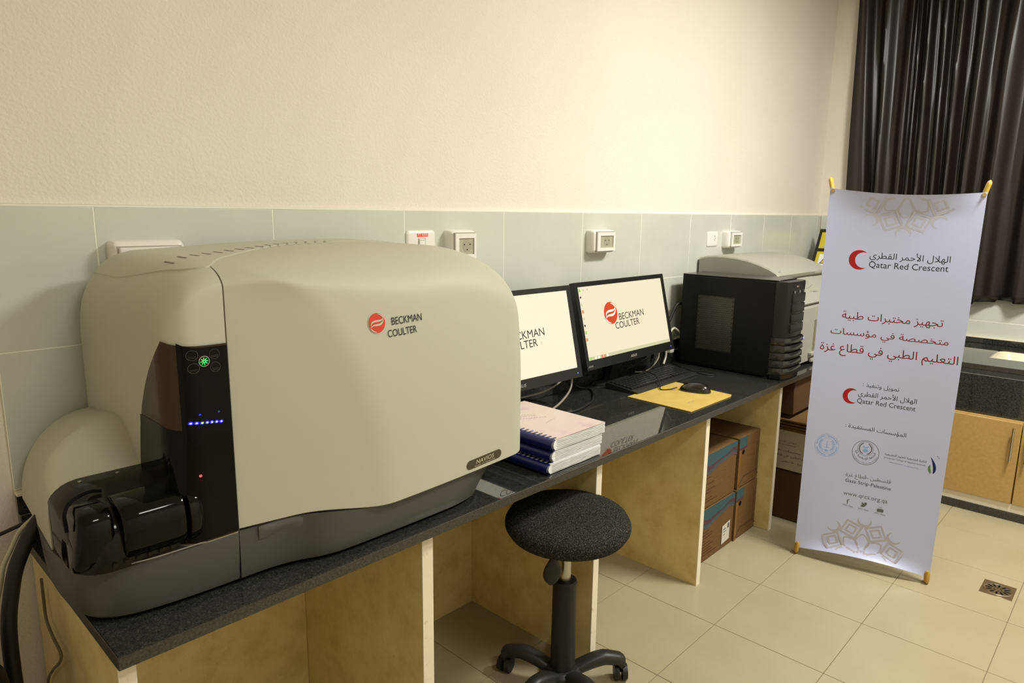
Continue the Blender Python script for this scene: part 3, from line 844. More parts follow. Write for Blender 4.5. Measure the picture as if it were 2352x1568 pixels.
# front bezel
rows = []
for z, in [(q,) for q in (.853, .86, 1.10, 1.33, 1.352, 1.360)]:
    k_ = 1 if .855 < z < 1.355 else .975
    rows.append([(3.485+(x-3.485)*k_, y, z) for x, y in ((3.362, -.612), (3.362, -.648), (3.372, -.668), (3.40, -.680), (3.485, -.686), (3.57, -.680), (3.598, -.668), (3.606, -.648), (3.606, -.612))])
f(loft('front_bezel', BLACKP, rows, t, 30))
for i in range(4):
    z = 1.275-.052*i
    f(box('drive_cover', BLACKM, 3.405, 3.565, -.6885, -.676, z-.023, z+.023, t, .003, 2))
for i in range(5):
    z = 1.055-.040*i
    rows = []
    for zz, k_ in ((z-.018, 0), (z-.012, 1), (z+.010, 1), (z+.017, .2)):
        rows.append([(x, y-.007*k_, zz) for x, y in ((3.358, -.60), (3.358, -.645), (3.370, -.672), (3.41, -.688), (3.49, -.694), (3.575, -.685), (3.590, -.665))])
    bm = bmesh.new(); grid(bm, rows); f(bm2o('intake_rib', bm, mat('rib_gloss', (.02, .02, .02), .18, .8) if i == 0 else bpy.data.materials['rib_gloss'], t, 40))
f(flat('power_light', em('tower_led', (.15, .2, 1.), 3), [circ(3.560, 1.058, .006, .005, 10)], lambda a, b: Vector((a, -.6995, b)), t))['label'] = 'blue power light'
for x in (3.44, 3.455): f(cyl('audio_socket', mat('socket_ring', (.35, .25, .22), .4), (x, -.6865, 1.336), (x, -.690, 1.336), .004, None, 10, t))
for x in (3.42, 3.485, 3.54): f(box('usb_port', mat('usb_grey', (.20, .20, .19), .4), x-.006, x+.006, -.6885, -.684, 1.302, 1.314, t))
for x, y in ((3.395, -.58), (3.575, -.58), (3.395, -.12), (3.575, -.12)): f(cyl('foot', BLACKR, (x, y, .850), (x, y, .859), .018, None, 14, t))

# ------------------------------------------------------------------ white analyzer behind the tower
AB = (4.08, -.34, .85)
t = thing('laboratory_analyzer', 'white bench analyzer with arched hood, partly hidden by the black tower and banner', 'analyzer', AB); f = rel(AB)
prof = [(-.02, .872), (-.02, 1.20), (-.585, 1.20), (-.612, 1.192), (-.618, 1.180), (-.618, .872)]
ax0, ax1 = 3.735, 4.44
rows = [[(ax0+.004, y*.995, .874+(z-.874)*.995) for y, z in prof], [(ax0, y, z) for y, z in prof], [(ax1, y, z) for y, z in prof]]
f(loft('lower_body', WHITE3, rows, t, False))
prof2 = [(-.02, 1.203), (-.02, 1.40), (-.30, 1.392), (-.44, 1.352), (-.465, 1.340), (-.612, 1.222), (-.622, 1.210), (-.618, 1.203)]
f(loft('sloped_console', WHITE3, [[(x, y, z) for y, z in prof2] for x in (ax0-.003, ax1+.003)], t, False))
hp = [(-.015, 1.25), (-.015, 1.440), (-.06, 1.452), (-.11, 1.457), (-.17, 1.458), (-.24, 1.453), (-.31, 1.443), (-.38, 1.424), (-.44, 1.402), (-.485, 1.380), (-.50, 1.362), (-.49, 1.345), (-.40, 1.30), (-.30, 1.25)]
def hring(x, d): return [(x, min(y, -.015) if y < -.02 else y, z-d if z > 1.30 else z) for y, z in hp]
f(loft('hood', WHITE3, [hring(3.655, .010), hring(3.660, .003), hring(3.668, 0), hring(4.12, 0), hring(4.40, .004), hring(4.41, .012)], t, 25))
f(box('lid_ridge', WHITE3, 4.20, 4.47, -.50, -.05, 1.345, 1.375, t, .01))
for i, (a, b, c, d) in enumerate([(3.93, 4.30, .925, 1.105)]):
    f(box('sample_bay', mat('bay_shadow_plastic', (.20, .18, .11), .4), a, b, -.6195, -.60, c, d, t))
    f(box('bay_bracket', WHITE2, a+.04, a+.055, -.632, -.618, c+.02, d-.03, t, .003)); f(box('bay_arm', WHITE2, a+.03, a+.15, -.634, -.619, c+.03, c+.042, t, .003))
f(box('bay_shelf', WHITE3, 3.87, 4.38, -.640, -.6175, .902, .922, t, .004)); f(box('front_tray', WHITE3, 3.89, 4.38, -.634, -.6175, .862, .885, t, .005))
f(box('seam_line', CREAM2, 3.736, 4.44, -.6165, -.10, 1.1995, 1.2035, t))
def slope(x, s): return Vector((x, -.468-.148*s, 1.3385-.1185*s))+Vector((0, -.6, .77))*.004
random.seed(3); ln = []
for i in range(9):
    x = 3.93+random.random()*.10; s = .25+random.random()*.5; ln += band([(x, s), (x+.03+.05*random.random(), s+random.uniform(-.08, .04))], .006)
f(flat('console_marks', mat('blue_grey_print', (.12, .16, .20), .6), ln, slope, t))
f(place_text('hood_print', 'XS', mat('pale_blue_mark', (.30, .36, .40), .6), lambda a, b: Vector((a, -.488-(b*.0), 1.374+b)), (3.68, 0), (3.71, 0), t))
for x, y in ((3.78, -.58), (4.38, -.58), (3.78, -.08), (4.38, -.08)): f(cyl('foot', BLACKR, (x, y, .850), (x, y, .873), .02, None, 14, t))

# safety sign behind it
SB = Vector((5.28, -.243, 1.305))
t = thing('safety_sign', 'black board with yellow warning panels leaning on the far wall behind the banner', 'sign', SB)
LEAN = .46
def sg(a, b, h=0.):
    return Vector((b*math.sin(LEAN)-h*math.cos(LEAN), -a, b*math.cos(LEAN)+h*math.sin(LEAN)))
def sprism(n, m, x0, x1, z0, z1, h0, h1):
    bm = bmesh.new(); P = [bm.verts.new(sg(a, b, h)) for h in (h0, h1) for a, b in ((x0, z0), (x1, z0), (x1, z1), (x0, z1))]
    for q in ((0, 1, 2, 3), (7, 6, 5, 4), (0, 4, 5, 1), (1, 5, 6, 2), (2, 6, 7, 3), (3, 7, 4, 0)): bm.faces.new([P[i] for i in q])
    return bm2o(n, bm, m, t)
sprism('board', SIGNB, -.165, .14, -.506, .315, 0, .012)
for z0, z1 in ((.155, .287), (-.020, .128), (-.19, -.045)):
    pn = sprism('warning_panel', SIGNY, -.143, .12, z0, z1, .012, .014)
sprism('pictogram_ground', PAPER, -.120, .10, .018, .108, .014, .015)
flat('warning_triangle', SIGNB, [[(-.108, .030), (-.032, .030), (-.070, .096)]], lambda a, b: sg(a, b, .0158), t)
flat('triangle_fill', SIGNY, [[(-.100, .0345), (-.040, .0345), (-.070, .087)]], lambda a, b: sg(a, b, .0164), t)
flat('flame_pictogram', SIGNB, [[(-.078, .038), (-.062, .038), (-.056, .050), (-.064, .060), (-.068, .072), (-.076, .058), (-.084, .050)]], lambda a, b: sg(a, b, .0170), t)
flat('pictogram', SIGNB, band([(-.09, .20), (-.05, .235)], .008)+band([(-.09, .235), (-.05, .20)], .008)+band([(-.10, .19), (-.04, .19)], .004), lambda a, b: sg(a, b, .0160), t)
flat('sign_print', mat('sign_grey', (.5, .48, .35), .6), [[(-.11, .262), (.06, .262), (.06, .275), (-.11, .275)], [(-.11, .168), (.06, .168), (.06, .182), (-.11, .182)]], lambda a, b: sg(a, b, .0160), t)

# ------------------------------------------------------------------ keyboard, envelope, mouse, cables
t = thing('keyboard', 'black keyboard lying in front of the right-hand monitor', 'keyboard', (2.885, -.2, .85)); f = rel((2.885, -.2, .85))
yb, yf2 = -.128, -.312
prof = [(yb, .851), (yb, .876), (yb-.01, .879), (yf2+.06, .868), (yf2+.005, .862), (yf2, .858), (yf2, .851)]
f(loft('case', BLACKM, [[(2.585, y, z) for y, z in prof], [(3.16, y, z) for y, z in prof]], t, 30))
bm = bmesh.new()
for r in range(6):
    y = -.143-.022*r; zz = .8795-(.0105)*(r*.022)/.14*1.0
    x = 2.600
    while x < 3.13:
        wk = .0262
        if r == 5 and 2.72 < x < 2.86: wk = .14
        if 2.975 < x < 2.990 or 3.055 < x < 3.062: x += .012
        abox(bm, x, x+wk-.004, y-.018, y, zz-.004, zz+.004, .0012, 1); x += wk
ky = f(bm2o('keys', bm, mat('key_plastic', (.018, .018, .017), .28, .6), t)); ky['kind'] = 'stuff'
for x in (2.61, 3.13): f(box('tilt_foot', BLACKP, x, x+.02, -.30, -.29, .850, .853, t))
t = tagp(prism('envelope', YEL, [(2.521, -.300), (2.508, -.636), (2.875, -.640), (2.905, -.628), (2.935, -.314), (2.925, -.300)], lambda a, b, h: Vector((a, b, .8515+h)), .003), 'flat yellow paper envelope under the black mouse', 'envelope')
o = flat('envelope_flap', mat('envelope_crease', (.66, .42, .05), .7), band([(2.900, -.626), (2.925, -.315)], .004)+band([(2.545, -.33), (2.905, -.325)], .0015), lambda a, b: Vector((a, b, .8549)), t); o.name = 'flap_crease'
flat('pencil_note', INK3, band([(2.62, -.56), (2.64, -.553), (2.655, -.562), (2.68, -.553)], .003), lambda a, b: Vector((a, b, .8549)), t)
t = thing('computer_mouse', 'black wired mouse resting on the yellow envelope', 'mouse', (2.835, -.475, .8545)); f = rel((2.835, -.475, .8545))
MR = Matrix.Rotation(math.radians(17), 4, 'Z')
rows = []
for i in range(17):
    s_ = -1+2*i/16; L = .083; hw = .040*math.sqrt(max(0.02, 1-abs(s_)**3.0))*(1-.07*s_); hh = .043*math.sqrt(max(.02, 1-abs(s_)**2.6))*(1-.22*(s_ if s_ > 0 else s_*.3))
    ring = []
    for j in range(17):
        a = PI*j/16; ring.append(tuple(MR @ Vector((hw*.92*math.cos(a), s_*L*.90, .001+hh*math.sin(a)**.8 if 0 < j < 16 else .001))))
    rows.append(ring)
mm_ = loft('shell', mat('mouse_gloss', (.012, .010, .009), .16, .7), rows, t, 60)
bm = bmesh.new(); acyl(bm, MR @ Vector((-.004, .045, .034)), MR @ Vector((.004, .045, .034)), .011, None, 16); bm2o('scroll_wheel', bm, BLACKR, t, 40)
zc = -.85449
tube('cable', BLACKR, [Vector(p)-Vector((2.835, -.475, .8545)) for p in ((2.80, -.398, .866), (2.765, -.375, .858), (2.735, -.345, .8585), (2.775, -.318, .870), (2.84, -.25, .893), (2.88, -.17, .894), (2.93, -.115, .884), (3.0, -.085, .857), (3.10, -.06, .855), (3.2, -.05, .855))], .0028, t)
# keyboard lead and monitor leads
def cable(label, m, pts, r, name='cable', n=8):
    o = tube(name, m, pts, r, None, n); return tagp(o, label, 'cable')
cable('thin black keyboard cable curling on the granite beside the tower', BLACKR, [(3.17, -.14, .866), (3.21, -.18, .855), (3.26, -.30, .8545), (3.24, -.37, .8545), (3.20, -.33, .8545), (3.22, -.22, .860), (3.29, -.12, .855), (3.33, -.05, .855)], .0028)
cable('black looped cable on the granite under the left-hand monitor', BLACKR, [(1.87, -.02-.03, .90), (1.93, -.045, .859), (2.10, -.262, .8555), (2.28, -.255, .8555), (2.41, -.185, .8555), (2.50, -.10, .8555), (2.47, -.05, .862), (2.42, -.05, .90), (2.40, -.05, .97)], .0048)
cable('pale grey cable sagging below the left-hand monitor', GREYC, [(1.72, -.16, .865), (1.86, -.268, .870), (2.02, -.245, .874), (2.16, -.20, .882), (2.30, -.135, .90), (2.38, -.08, .94), (2.40, -.06, 1.0)], .0050)
cable('grey flat lead hanging behind the left-hand monitor', GREYC, [(1.98, -.12, .915), (2.1, -.13, .918), (2.22, -.115, .928), (2.32, -.08, .945), (2.36, -.05, .99)], .0040)
cable('thick black power cable dropping from the tower towards the wall', BLACKR, [(3.42, -.068, 1.19), (3.36, -.050, 1.185), (3.30, -.042, 1.10), (3.24, -.040, 1.02), (3.18, -.040, .95), (3.16, -.04, .90)], .0095)
cable('white cable looping behind the right-hand monitor', WHITE2, [(3.40, -.062, 1.02), (3.33, -.058, 1.055), (3.275, -.060, 1.02), (3.26, -.055, .96), (3.27, -.05, .90), (3.25, -.05, .858)], .0065)
cable('thin grey cable curving under the right corner of the monitor', GREYC, [(3.20, -.048, .94), (3.18, -.055, .90), (3.10, -.070, .870), (3.02, -.075, .857), (2.96, -.05, .857)], .0042)
cable('thin black cable tangled beside the tower', BLACKR, [(3.42, -.066, 1.08), (3.34, -.052, .99), (3.31, -.045, .95), (3.34, -.035, .92), (3.40, -.062, .93)], .0045)
t = thing('power_plug', 'grey plug and adapter between the right-hand monitor and the tower', 'plug', (3.30, -.062, .93))
box('plug_body', WHITE2, -.02, .02, -.012, .015, -.012, .02, t, .005); box('plug_collar', BLACKM, -.012, .012, -.010, .010, -.036, -.012, t, .003)
t = thing('pen', 'black pen lying behind the stack of manuals', 'pen', (1.93, -.34, .857), None, math.radians(-28))
cyl('barrel', BLACKP, (-.07, 0, 0), (.055, 0, 0), .0065, .0065, 12, t); cyl('tip', CHROME, (.055, 0, 0), (.085, 0, 0), .0062, .0016, 12, t); box('clip', CHROME, -.07, -.02, -.002, .002, .006, .009, t)

# ------------------------------------------------------------------ comb-bound manuals
def manual(k_, label, x0, x1, y0, y1, z0, z1, skew, cover):
    b = ((x0+x1)/2, (y0+y1)/2, z0)
    t = thing('bound_manual', label, 'book', b, 'comb-bound manuals in one stack'); f = rel(b)
    h = z1-z0; n = 12
    def zt(s, sag=1.): return z0+h*(.96+.04*math.cos(2.2*s))
    # pages
    rows = []
    for i in range(n+1):
        s_ = i/n; x = x0+.022+(x1-x0-.022)*s_
        lift = -.006*math.sin(PI*s_*.9) if k_ else 0
        rows.append((x, lift))
    bm = bmesh.new(); L = 9; R0 = []
    for i, (x, lf) in enumerate(rows):
        ring = []
        for j in range(L+1):
            z = z0+.002+(h-.004)*j/L+lf*(j/L)*(.5)
            xx = x+(-.010*math.sin(PI*j/L) if i == 0 else 0)+(random.uniform(-.0016, .0016) if i == n else 0)
            ring.append((xx, z))
        R0.append(ring)
    ya, yb_ = y0, y1
    F_ = [[bm.verts.new((x, ya+random.uniform(0, .0012), z)) for x, z in r] for r in R0]; B_ = [[bm.verts.new((x, yb_, z)) for x, z in r] for r in R0]
    for i in range(n):
        for j in range(L):
            bm.faces.new((F_[i][j], F_[i+1][j], F_[i+1][j+1], F_[i][j+1])); bm.faces.new((B_[i][j], B_[i][j+1], B_[i+1][j+1], B_[i+1][j]))
        bm.faces.new((F_[i][0], B_[i][0], B_[i+1][0], F_[i+1][0])); bm.faces.new((F_[i][L], F_[i+1][L], B_[i+1][L], B_[i][L]))
    for j in range(L):
        bm.faces.new((F_[0][j], F_[0][j+1], B_[0][j+1], B_[0][j])); bm.faces.new((F_[n][j], B_[n][j], B_[n][j+1], F_[n][j+1]))
    f(bm2o('pages', bm, PAPER, t))
    bm = bmesh.new()
    for q in range(5):
        zz = z0+.004+(h-.008)*(q+.5)/5; abox(bm, x0+.03, x1-.003, ya-.0008, ya+.002, zz-.0004, zz+.0004); abox(bm, x1-.002, x1+.0012, ya+.001, yb_-.002, zz-.0004, zz+.0004)
    f(bm2o('page_gaps', bm, PAPERD, t))
    # comb spine: a rounded half tube with teeth reaching over the cover
    bm = bmesh.new(); ring0 = []
    for i in range(13):
        a = PI*.5+PI*i/12; ring0.append((x0+.020+.022*math.cos(a), z0+h/2+(h/2+.0005)*math.sin(a)))
    V = grid(bm, [[(x, y, z) for x, z in ring0] for y in (ya-.001, yb_)])
    ins = [[(x+.0012, y, z) for x, z in ring0] for y in (ya-.001, yb_)]
    f(bm2o('comb_spine', bm, BLUE, t, 60))
    bm = bmesh.new(); nt = 19
    for i in range(nt):
        y = ya+.012+(yb_-ya-.024)*i/(nt-1); abox(bm, x0+.016, x0+.034, y-.004, y+.004, z1-.0006, z1+.0016); abox(bm, x0+.031, x0+.038, y-.0025, y+.0025, z1-.0006, z1+.0014)
    f(bm2o('comb_teeth', bm, BLUE, t))
    cv = f(box('cover', cover, x0+.020, x1, ya, yb_, z1-.0012, z1+.0004, t)); cv['label'] = 'pale pink printed cover' if k_ == 2 else 'white cover'
    return t, cv, f
M0 = manual(0, 'bottom comb-bound manual with blue spine, lying on the granite', 1.505, 1.800, -.672, -.29, .8508, .8865, 0, PAPER)
M1 = manual(1, 'middle comb-bound manual of the stack, blue spine and white pages', 1.525, 1.812, -.668, -.285, .8880, .9250, 0, PAPER)
M2 = manual(2, 'topmost comb-bound manual with a pink printed cover', 1.527, 1.822, -.672, -.285, .9268, .9655, 0, PINK)
cvf = lambda a, b: Vector((1.547+a*.275, -.672+b*.387, .9663))
for (a0, a1, s_) in (((.28, .80), (.62, .86), 'Operator training manual'), ((.30, .66), (.72, .70), 'Laboratory course notes'), ((.38, .40), (.62, .42), 'Module one')):
    pass
ln = []
random.seed(5)
for (a, b, n_) in ((.22, .86, 8), (.25, .80, 6), (.30, .72, 9), (.34, .66, 7), (.30, .60, 10)):
    for q in range(n_): ln += band([(a+.035*q, b-.012*q+random.uniform(-.006, .006)), (a+.035*q+.022, b-.012*q+random.uniform(-.008, .008))], .006)
ln += band([(.42, .36), (.66, .40)], .004)
o = M2[2](flat('cover_lines', INK3, ln, cvf, M2[0])); o.name = 'cover_print'

# ------------------------------------------------------------------ sockets and switches
def gang(name, label, cat, x0, x1, z0, z1, d, kind, group=None):
    t = thing(name, label, cat, ((x0+x1)/2, 0, (z0+z1)/2), group); w_ = (x1-x0)/2; h = (z1-z0)/2
    rows = []
    for y, k_ in ((0.0005, 0), (-d*.45, .0), (-d*.85, .004), (-d, .012)):
        ring = []
        for cx, cz, a0 in ((w_-.014, h-.014, 0), (-w_+.014, h-.014, PI/2), (-w_+.014, -h+.014, PI), (w_-.014, -h+.014, 1.5*PI)):
            for i in range(5):
                a = a0+PI/2*i/4; ring.append(((cx+.014*math.cos(a))*(1-k_/w_), y, (cz+.014*math.sin(a))*(1-k_/h)))
        rows.append(ring)
    loft('housing', WHITE, rows, t, 40)
    if kind == 'box':
        lw, lh = w_*.80, h*.80
        bm = bmesh.new(); fw_ = .30
        for q in ((-lw, lw, lh*.62, lh), (-lw, lw, -lh, -lh*.66), (-lw, -lw*.68, -lh*.66, lh*.62), (lw*.80, lw, -lh*.66, lh*.62)): abox(bm, q[0], q[1], -d-.010, -d, q[2], q[3])
        bm2o('hinged_lid', bm, WHITE, t)
        box('lid_gap', mat('gap_grey', (.25, .25, .20), .6), -lw-.002, lw+.002, -d-.0015, -d+.001, -lh-.003, lh+.003, t)
        box('window', CLEARW, -lw*.68, lw*.80, -d-.0045, -d-.001, -lh*.66, lh*.62, t)
        flat('socket_disc', mat('socket_shade', (.36, .35, .26), .4), [circ(0.01, 0, lh*.50, None, 24)], lambda a, b: Vector((a, -d-.0050, b)), t)
        flat('pin_holes', DARK, [circ(x, z, .0028, None, 8) for x, z in ((-.006, .006), (.024, .006), (.009, -.014))], lambda a, b: Vector((a, -d-.0056, b)), t)
    elif kind == 'switch':
        box('rocker', WHITE, -.014, .012, -d-.006, -d, -.026, .026, t, .002); box('rocker_line', mat('line_grey', (.45, .46, .42), .5), -.012, .010, -d-.0065, -d-.005, .020, .0225, t)
        box('rocker_surround', mat('line_grey2', (.55, .56, .50), .5), -.017, .019, -d-.001, -d+.001, -.030, .030, t)
    elif kind == 'plate':
        flat('pin_holes', DARK, [circ(x, z, .0030, None, 8) for x, z in ((.02, .016), (.02, -.006), (.03, .005))], lambda a, b: Vector((a, -d-.0008, b)), t)
    elif kind == 'wide':
        lw, lh = w_*.84, h*.74
        box('lid_gap', mat('gap_grey_b', (.42, .41, .33), .6), -lw-.003, lw+.003, -d-.001, -d+.002, -lh-.003, lh+.003, t, .001)
        box('hinged_lid', WHITE, -lw, lw, -d-.010, -d, -lh, lh, t, .006, 3)
        box('window', mat('dark_window', (.12, .115, .085), .1), -lw*.78, lw*.78, -d-.0115, -d-.008, -lh*.7, lh*.62, t, .002)
    return t
gang('wall_socket', 'wide white two-gang socket box just above the left end of the cream analyzer', 'socket', .480, .668, 1.475, 1.607, .045, 'wide')
g = gang('light_switch', 'flat white switch plate with an orange sticker above the cream analyzer', 'switch', 1.472, 1.608, 1.508, 1.622, .010, 'switch')
g.children[0]
o = flat('sticker', STICK, [[(-.022, .033), (.030, .034), (.031, .046), (-.023, .0455)]], lambda a, b: Vector((a, -.0108, b)), g); o['label'] = 'orange sticker'
place_text('sticker_print', 'PT 4500', PAPER, lambda a, b: Vector((a, -.0114, b)), (-.018, .0362), (.027, .0370), g, 1.0)
SG = 'white weatherproof socket boxes along the tiled wall'
gang('wall_socket', 'white socket box with window, right beside the switch with the orange sticker', 'socket', 1.655, 1.790, 1.500, 1.622, .048, 'box', SG)
gang('wall_socket', 'white socket box with window above the gap between the two monitors', 'socket', 2.556, 2.735, 1.502, 1.614, .050, 'box', SG)
gang('wall_socket', 'small flat white socket plate above the black tower', 'socket', 3.758, 3.890, 1.500, 1.590, .008, 'plate')
gang('wall_socket', 'white socket box with window farthest right, next to the flat plate', 'socket', 3.955, 4.130, 1.486, 1.594, .050, 'box', SG)

# ------------------------------------------------------------------ cardboard boxes under the counter
def carton(label, x0, x1, y0, y1, z0, z1, style, grp=None):
    b = ((x0+x1)/2, (y0+y1)/2, z0); t = thing('cardboard_box', label, 'box', b, grp); f = rel(b)
    f(box('carton', CARD, x0, x1, y0, y1, z0+.001, z1-.001, t, .003, 1))
    ff = lambda a, c: Vector((x0+(x1-x0)*a, y0-.0015, z0+(z1-z0)*c))
    ff2 = lambda a, c: ff(a, c)-Vector((0, .0008, 0)); ff3 = lambda a, c: ff(a, c)-Vector((0, .0016, 0))
    if style == 'print':
        wv = lambda a, k_: .10*math.sin(9*a+k_)+.05*math.sin(15*a)
        n = 24
        def strip(lo, hi): return [[(i/n, lo(i/n)), ((i+1)/n, lo((i+1)/n)), ((i+1)/n, hi((i+1)/n)), (i/n, hi(i/n))] for i in range(n)]
        lo1 = lambda a: .66+.55*wv(a, .8)+.06*a
        f(flat('wave_print_slate', SLATE, strip(lo1, lambda a: .995), ff, t)); f(flat('wave_print_teal', TEAL, strip(lambda a: min(.99, lo1(a)+.05), lambda a: .995), ff2, t))
        f(flat('wave_print_mauve', MAUVE, strip(lambda a: min(.95, lo1(a)+.085), lambda a: min(.96, lo1(a)+.14+.03*math.sin(7*a))), ff3, t))
        L = []
        random.seed(int(x0*100+z0*77))
        for q in range(9):
            c = .56-.055*q
            if style == 'print': L += band([(.10+random.random()*.05, c), (.28+random.random()*.35, c+.005)], .009)
        f(flat('printed_lines', CARDINK, L, ff, t))
    else:
        f(flat('teal_tape', TEAL, [[(.0, .80), (.36, .80), (.36, .995), (.0, .995)]], ff, t)); f(flat('mauve_tape', MAUVE, [[(.0, .76), (.36, .76), (.36, .80), (.0, .80)]], ff, t))
        f(flat('hand_hole', DARK, [circ(.20, .70, .055, .045, 12)], ff2, t))
        f(flat('flap_edge', CARDD, band([(.02, .04), (.30, .20), (.88, .20), (.88, .78)], .014)+band([(.88, .20), (1, .10)], .014), ff2, t))
        f(flat('side_tape', TAPE, [[(.0, .0), (.10, .0), (.10, .76), (.0, .76)]], ff2, t))
    return t, f, ff3
BG = 'brown cartons stacked under the counter'
c1 = carton('lower left brown carton under the counter with a white address label', 2.700, 3.142, -.575, -.16, 0, .280, 'print', BG)
o = c1[1](flat('address_label', mat('dull_label_paper', (.60, .58, .50), .7), [[(.72, .10), (.91, .13), (.91, .50), (.72, .46)]], c1[2], c1[0])); o['label'] = 'white address label'
c1[1](flat('label_print', INK2, band([(.75, .38), (.80, .385)], .02)+band([(.75, .33), (.82, .335)], .012)+band([(.75, .27), (.80, .275)], .01)+[[(.85, .36), (.89, .365), (.89, .46), (.85, .455)]], lambda a, c: c1[2](a, c)-Vector((0, .0008, 0)), c1[0]))
carton('upper left brown carton with wavy teal print, under the counter', 2.690, 3.140, -.570, -.16, .2805, .560, 'print', BG)
carton('lower right brown carton with a hand hole, against the far support panel', 3.150, 3.400, -.580, -.16, 0, .285, 'tape', BG)
carton('upper right brown carton with teal tape, against the far support panel', 3.155, 3.402, -.575, -.16, .2855, .565, 'tape', BG)
# boxes beyond the last panel
def carton2(label, z0, z1, y0, m, sheet=False):
    b = (3.86, -.65, z0); t = thing('cardboard_box', label, 'box', b); f = rel(b)
    f(box('carton', m, 3.61, 4.10, y0, -.30, z0+.001, z1-.001, t, .004, 1))
    ff = lambda a, c: Vector((3.6085, -.32-(-.32-y0)*a, z0+(z1-z0)*c))
    if sheet:
        f(flat('paper_sheet', mat('shipping_sheet', (.52, .48, .36), .8), [[(.25, .02), (.99, .02), (.99, .93), (.25, .93)]], ff, t))
        ft = lambda a, c: Vector((3.6078, -.32-(-.32-y0)*a, z0+(z1-z0)*c))
        for s_, c, a0, a1 in (('الهلال الأحمر القطري', .66, .28, .52), ('Qatar Red Crescent', .59, .28, .52), ('تجهيز مختبرات طبية', .44, .34, .66), ('التعليم الطبي في قطاع غزة', .33, .30, .66), ('قطاع غزة - فلسطين', .20, .42, .64)):
            f(place_text('sheet_print', arabic(s_) if ord(s_[0]) > 300 else s_, INK, lambda a, c_: ft(a, c_), (a0, c), (a1, c), t, 1.6, bold=.02))
    return t
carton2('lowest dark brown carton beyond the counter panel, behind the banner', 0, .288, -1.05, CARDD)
carton2('middle carton beyond the counter panel with a printed white sheet on its side', .289, .535, -1.04, CARD, True)
t = thing('cardboard_box', 'flattened open carton with loose flaps lying on the carton with the white sheet', 'box', (3.86, -.65, .536)); f = rel((3.86, -.65, .536))
for i in range(3): f(box('flap', CARD, 3.605-.004*i, 4.08, -1.03+.02*i, -.32, .5365+.018*i, .5485+.018*i, t, .002, 1))
carton2('topmost carton, its brown darkened for shade, wedged below the granite, behind the banner', .610, .812, -.66, CARDD)

# ------------------------------------------------------------------ round stool
STX, STY = 1.640, -.655
t = thing('swivel_stool', 'round charcoal tweed stool on a black five-legged castor base', 'stool', (STX, STY, 0))
ZS = .643
prof = [(0, ZS-.030), (.10, ZS-.030), (.168, ZS-.026), (.202, ZS-.012), (.214, ZS+.008), (.214, ZS+.022), (.204, ZS+.040), (.176, ZS+.051), (.13, ZS+.057), (.07, ZS+.060), (0, ZS+.061)]
lathe('seat', FAB, prof, t, 64, mx=Matrix.Rotation(math.radians(3), 4, Vector((1, -1, 0))))
lathe('seat_pan', BLACKP, [(0, ZS-.055), (.06, ZS-.055), (.075, ZS-.034), (.14, ZS-.028), (0, ZS-.027)], t, 32)
lathe('gas_rod', CHROME, [(0, .40), (.021, .40), (.021, ZS-.03), (0, ZS-.03)], t, 24)
lathe('column', BLACKR, [(0, .052), (.050, .052), (.047, .070), (.0445, .080), (.0425, .415), (.044, .42), (.040, .428), (.020, .430), (0, .43)], t, 32)
bm = bmesh.new(); dd = Vector((-.95, .10, 0)).normalized(); d2 = Vector((0, 0, 1))
atube(bm, [Vector((-.0, .0, ZS-.045))+dd*.01, Vector((0, 0, ZS-.05))+dd*.04, Vector((0, 0, ZS-.09))+dd*.052, Vector((0, 0, ZS-.12))+dd*.058], .006, 8)
bm2o('lever_rod', bm, BLACKP, t, 50)
rows = []
for i in range(13):
    s_ = i/12; z = ZS-.105-.105*s_; wd = .010+.032*math.sin(PI*min(1, s_*.92+.04))**1.0*(s_**.7) ; wd = max(.008, wd); c0 = dd*(.056+.012*s_)
    if i == 12: wd = .010
    ring = []
    for j in range(12):
        a = 2*PI*j/12; q = Vector((.707, -.707, 0))*wd*math.cos(a)+Vector((.707, .707, 0))*.009*math.sin(a); ring.append(tuple(Vector((0, 0, z))+c0+q))
    rows.append(ring)
loft('lever_paddle', BLACKP, rows, t, 50)
lathe('hub', BLACKM, [(0, .035), (.055, .035), (.070, .050), (.068, .078), (.055, .090), (0, .092)], t, 32)
for k_ in range(5):
    a = math.radians(38+72*k_); ca, sa = math.cos(a), math.sin(a)
    rows = []
    for i in range(13):
        s_ = i/12; r = .045+.195*s_; z = .082+.030*math.sin(PI*.5*min(1, s_*1.6))-.020*max(0, s_-.6)/.4; hw = .030-.006*s_; hh = .020+.004*math.sin(PI*s_)
        if i == 12: r -= .004; hw *= .75; hh *= .8
        ring = []
        for j in range(12):
            b = 2*PI*j/12; u = hw*abs(math.cos(b))**.6*(1 if math.cos(b) > 0 else -1); v_ = hh*abs(math.sin(b))**.8*(1 if math.sin(b) > 0 else -1)
            if v_ < 0: v_ *= (1.0+1.1*(s_ > .85))
            ring.append((r*ca-u*sa, r*sa+u*ca, z+v_-.012))
        rows.append(ring)
    lg = loft('leg', BLACKM, rows, t, 40)
    cx, cy = .224*ca, .224*sa; ax = Vector((-sa, ca, 0)); rr = Matrix.Rotation(.5+k_, 3, 'Z') @ ax
    p = Vector((cx, cy, .031))
    bm = bmesh.new()
    for sgn in (-1, 1): acyl(bm, p+rr*(.006*sgn), p+rr*(.024*sgn), .0305, .0285, 20)
    abox(bm, cx-.008, cx+.008, cy-.008, cy+.008, .035, .085)
    cs = bm2o('castor', bm, BLACKR, lg, 40)

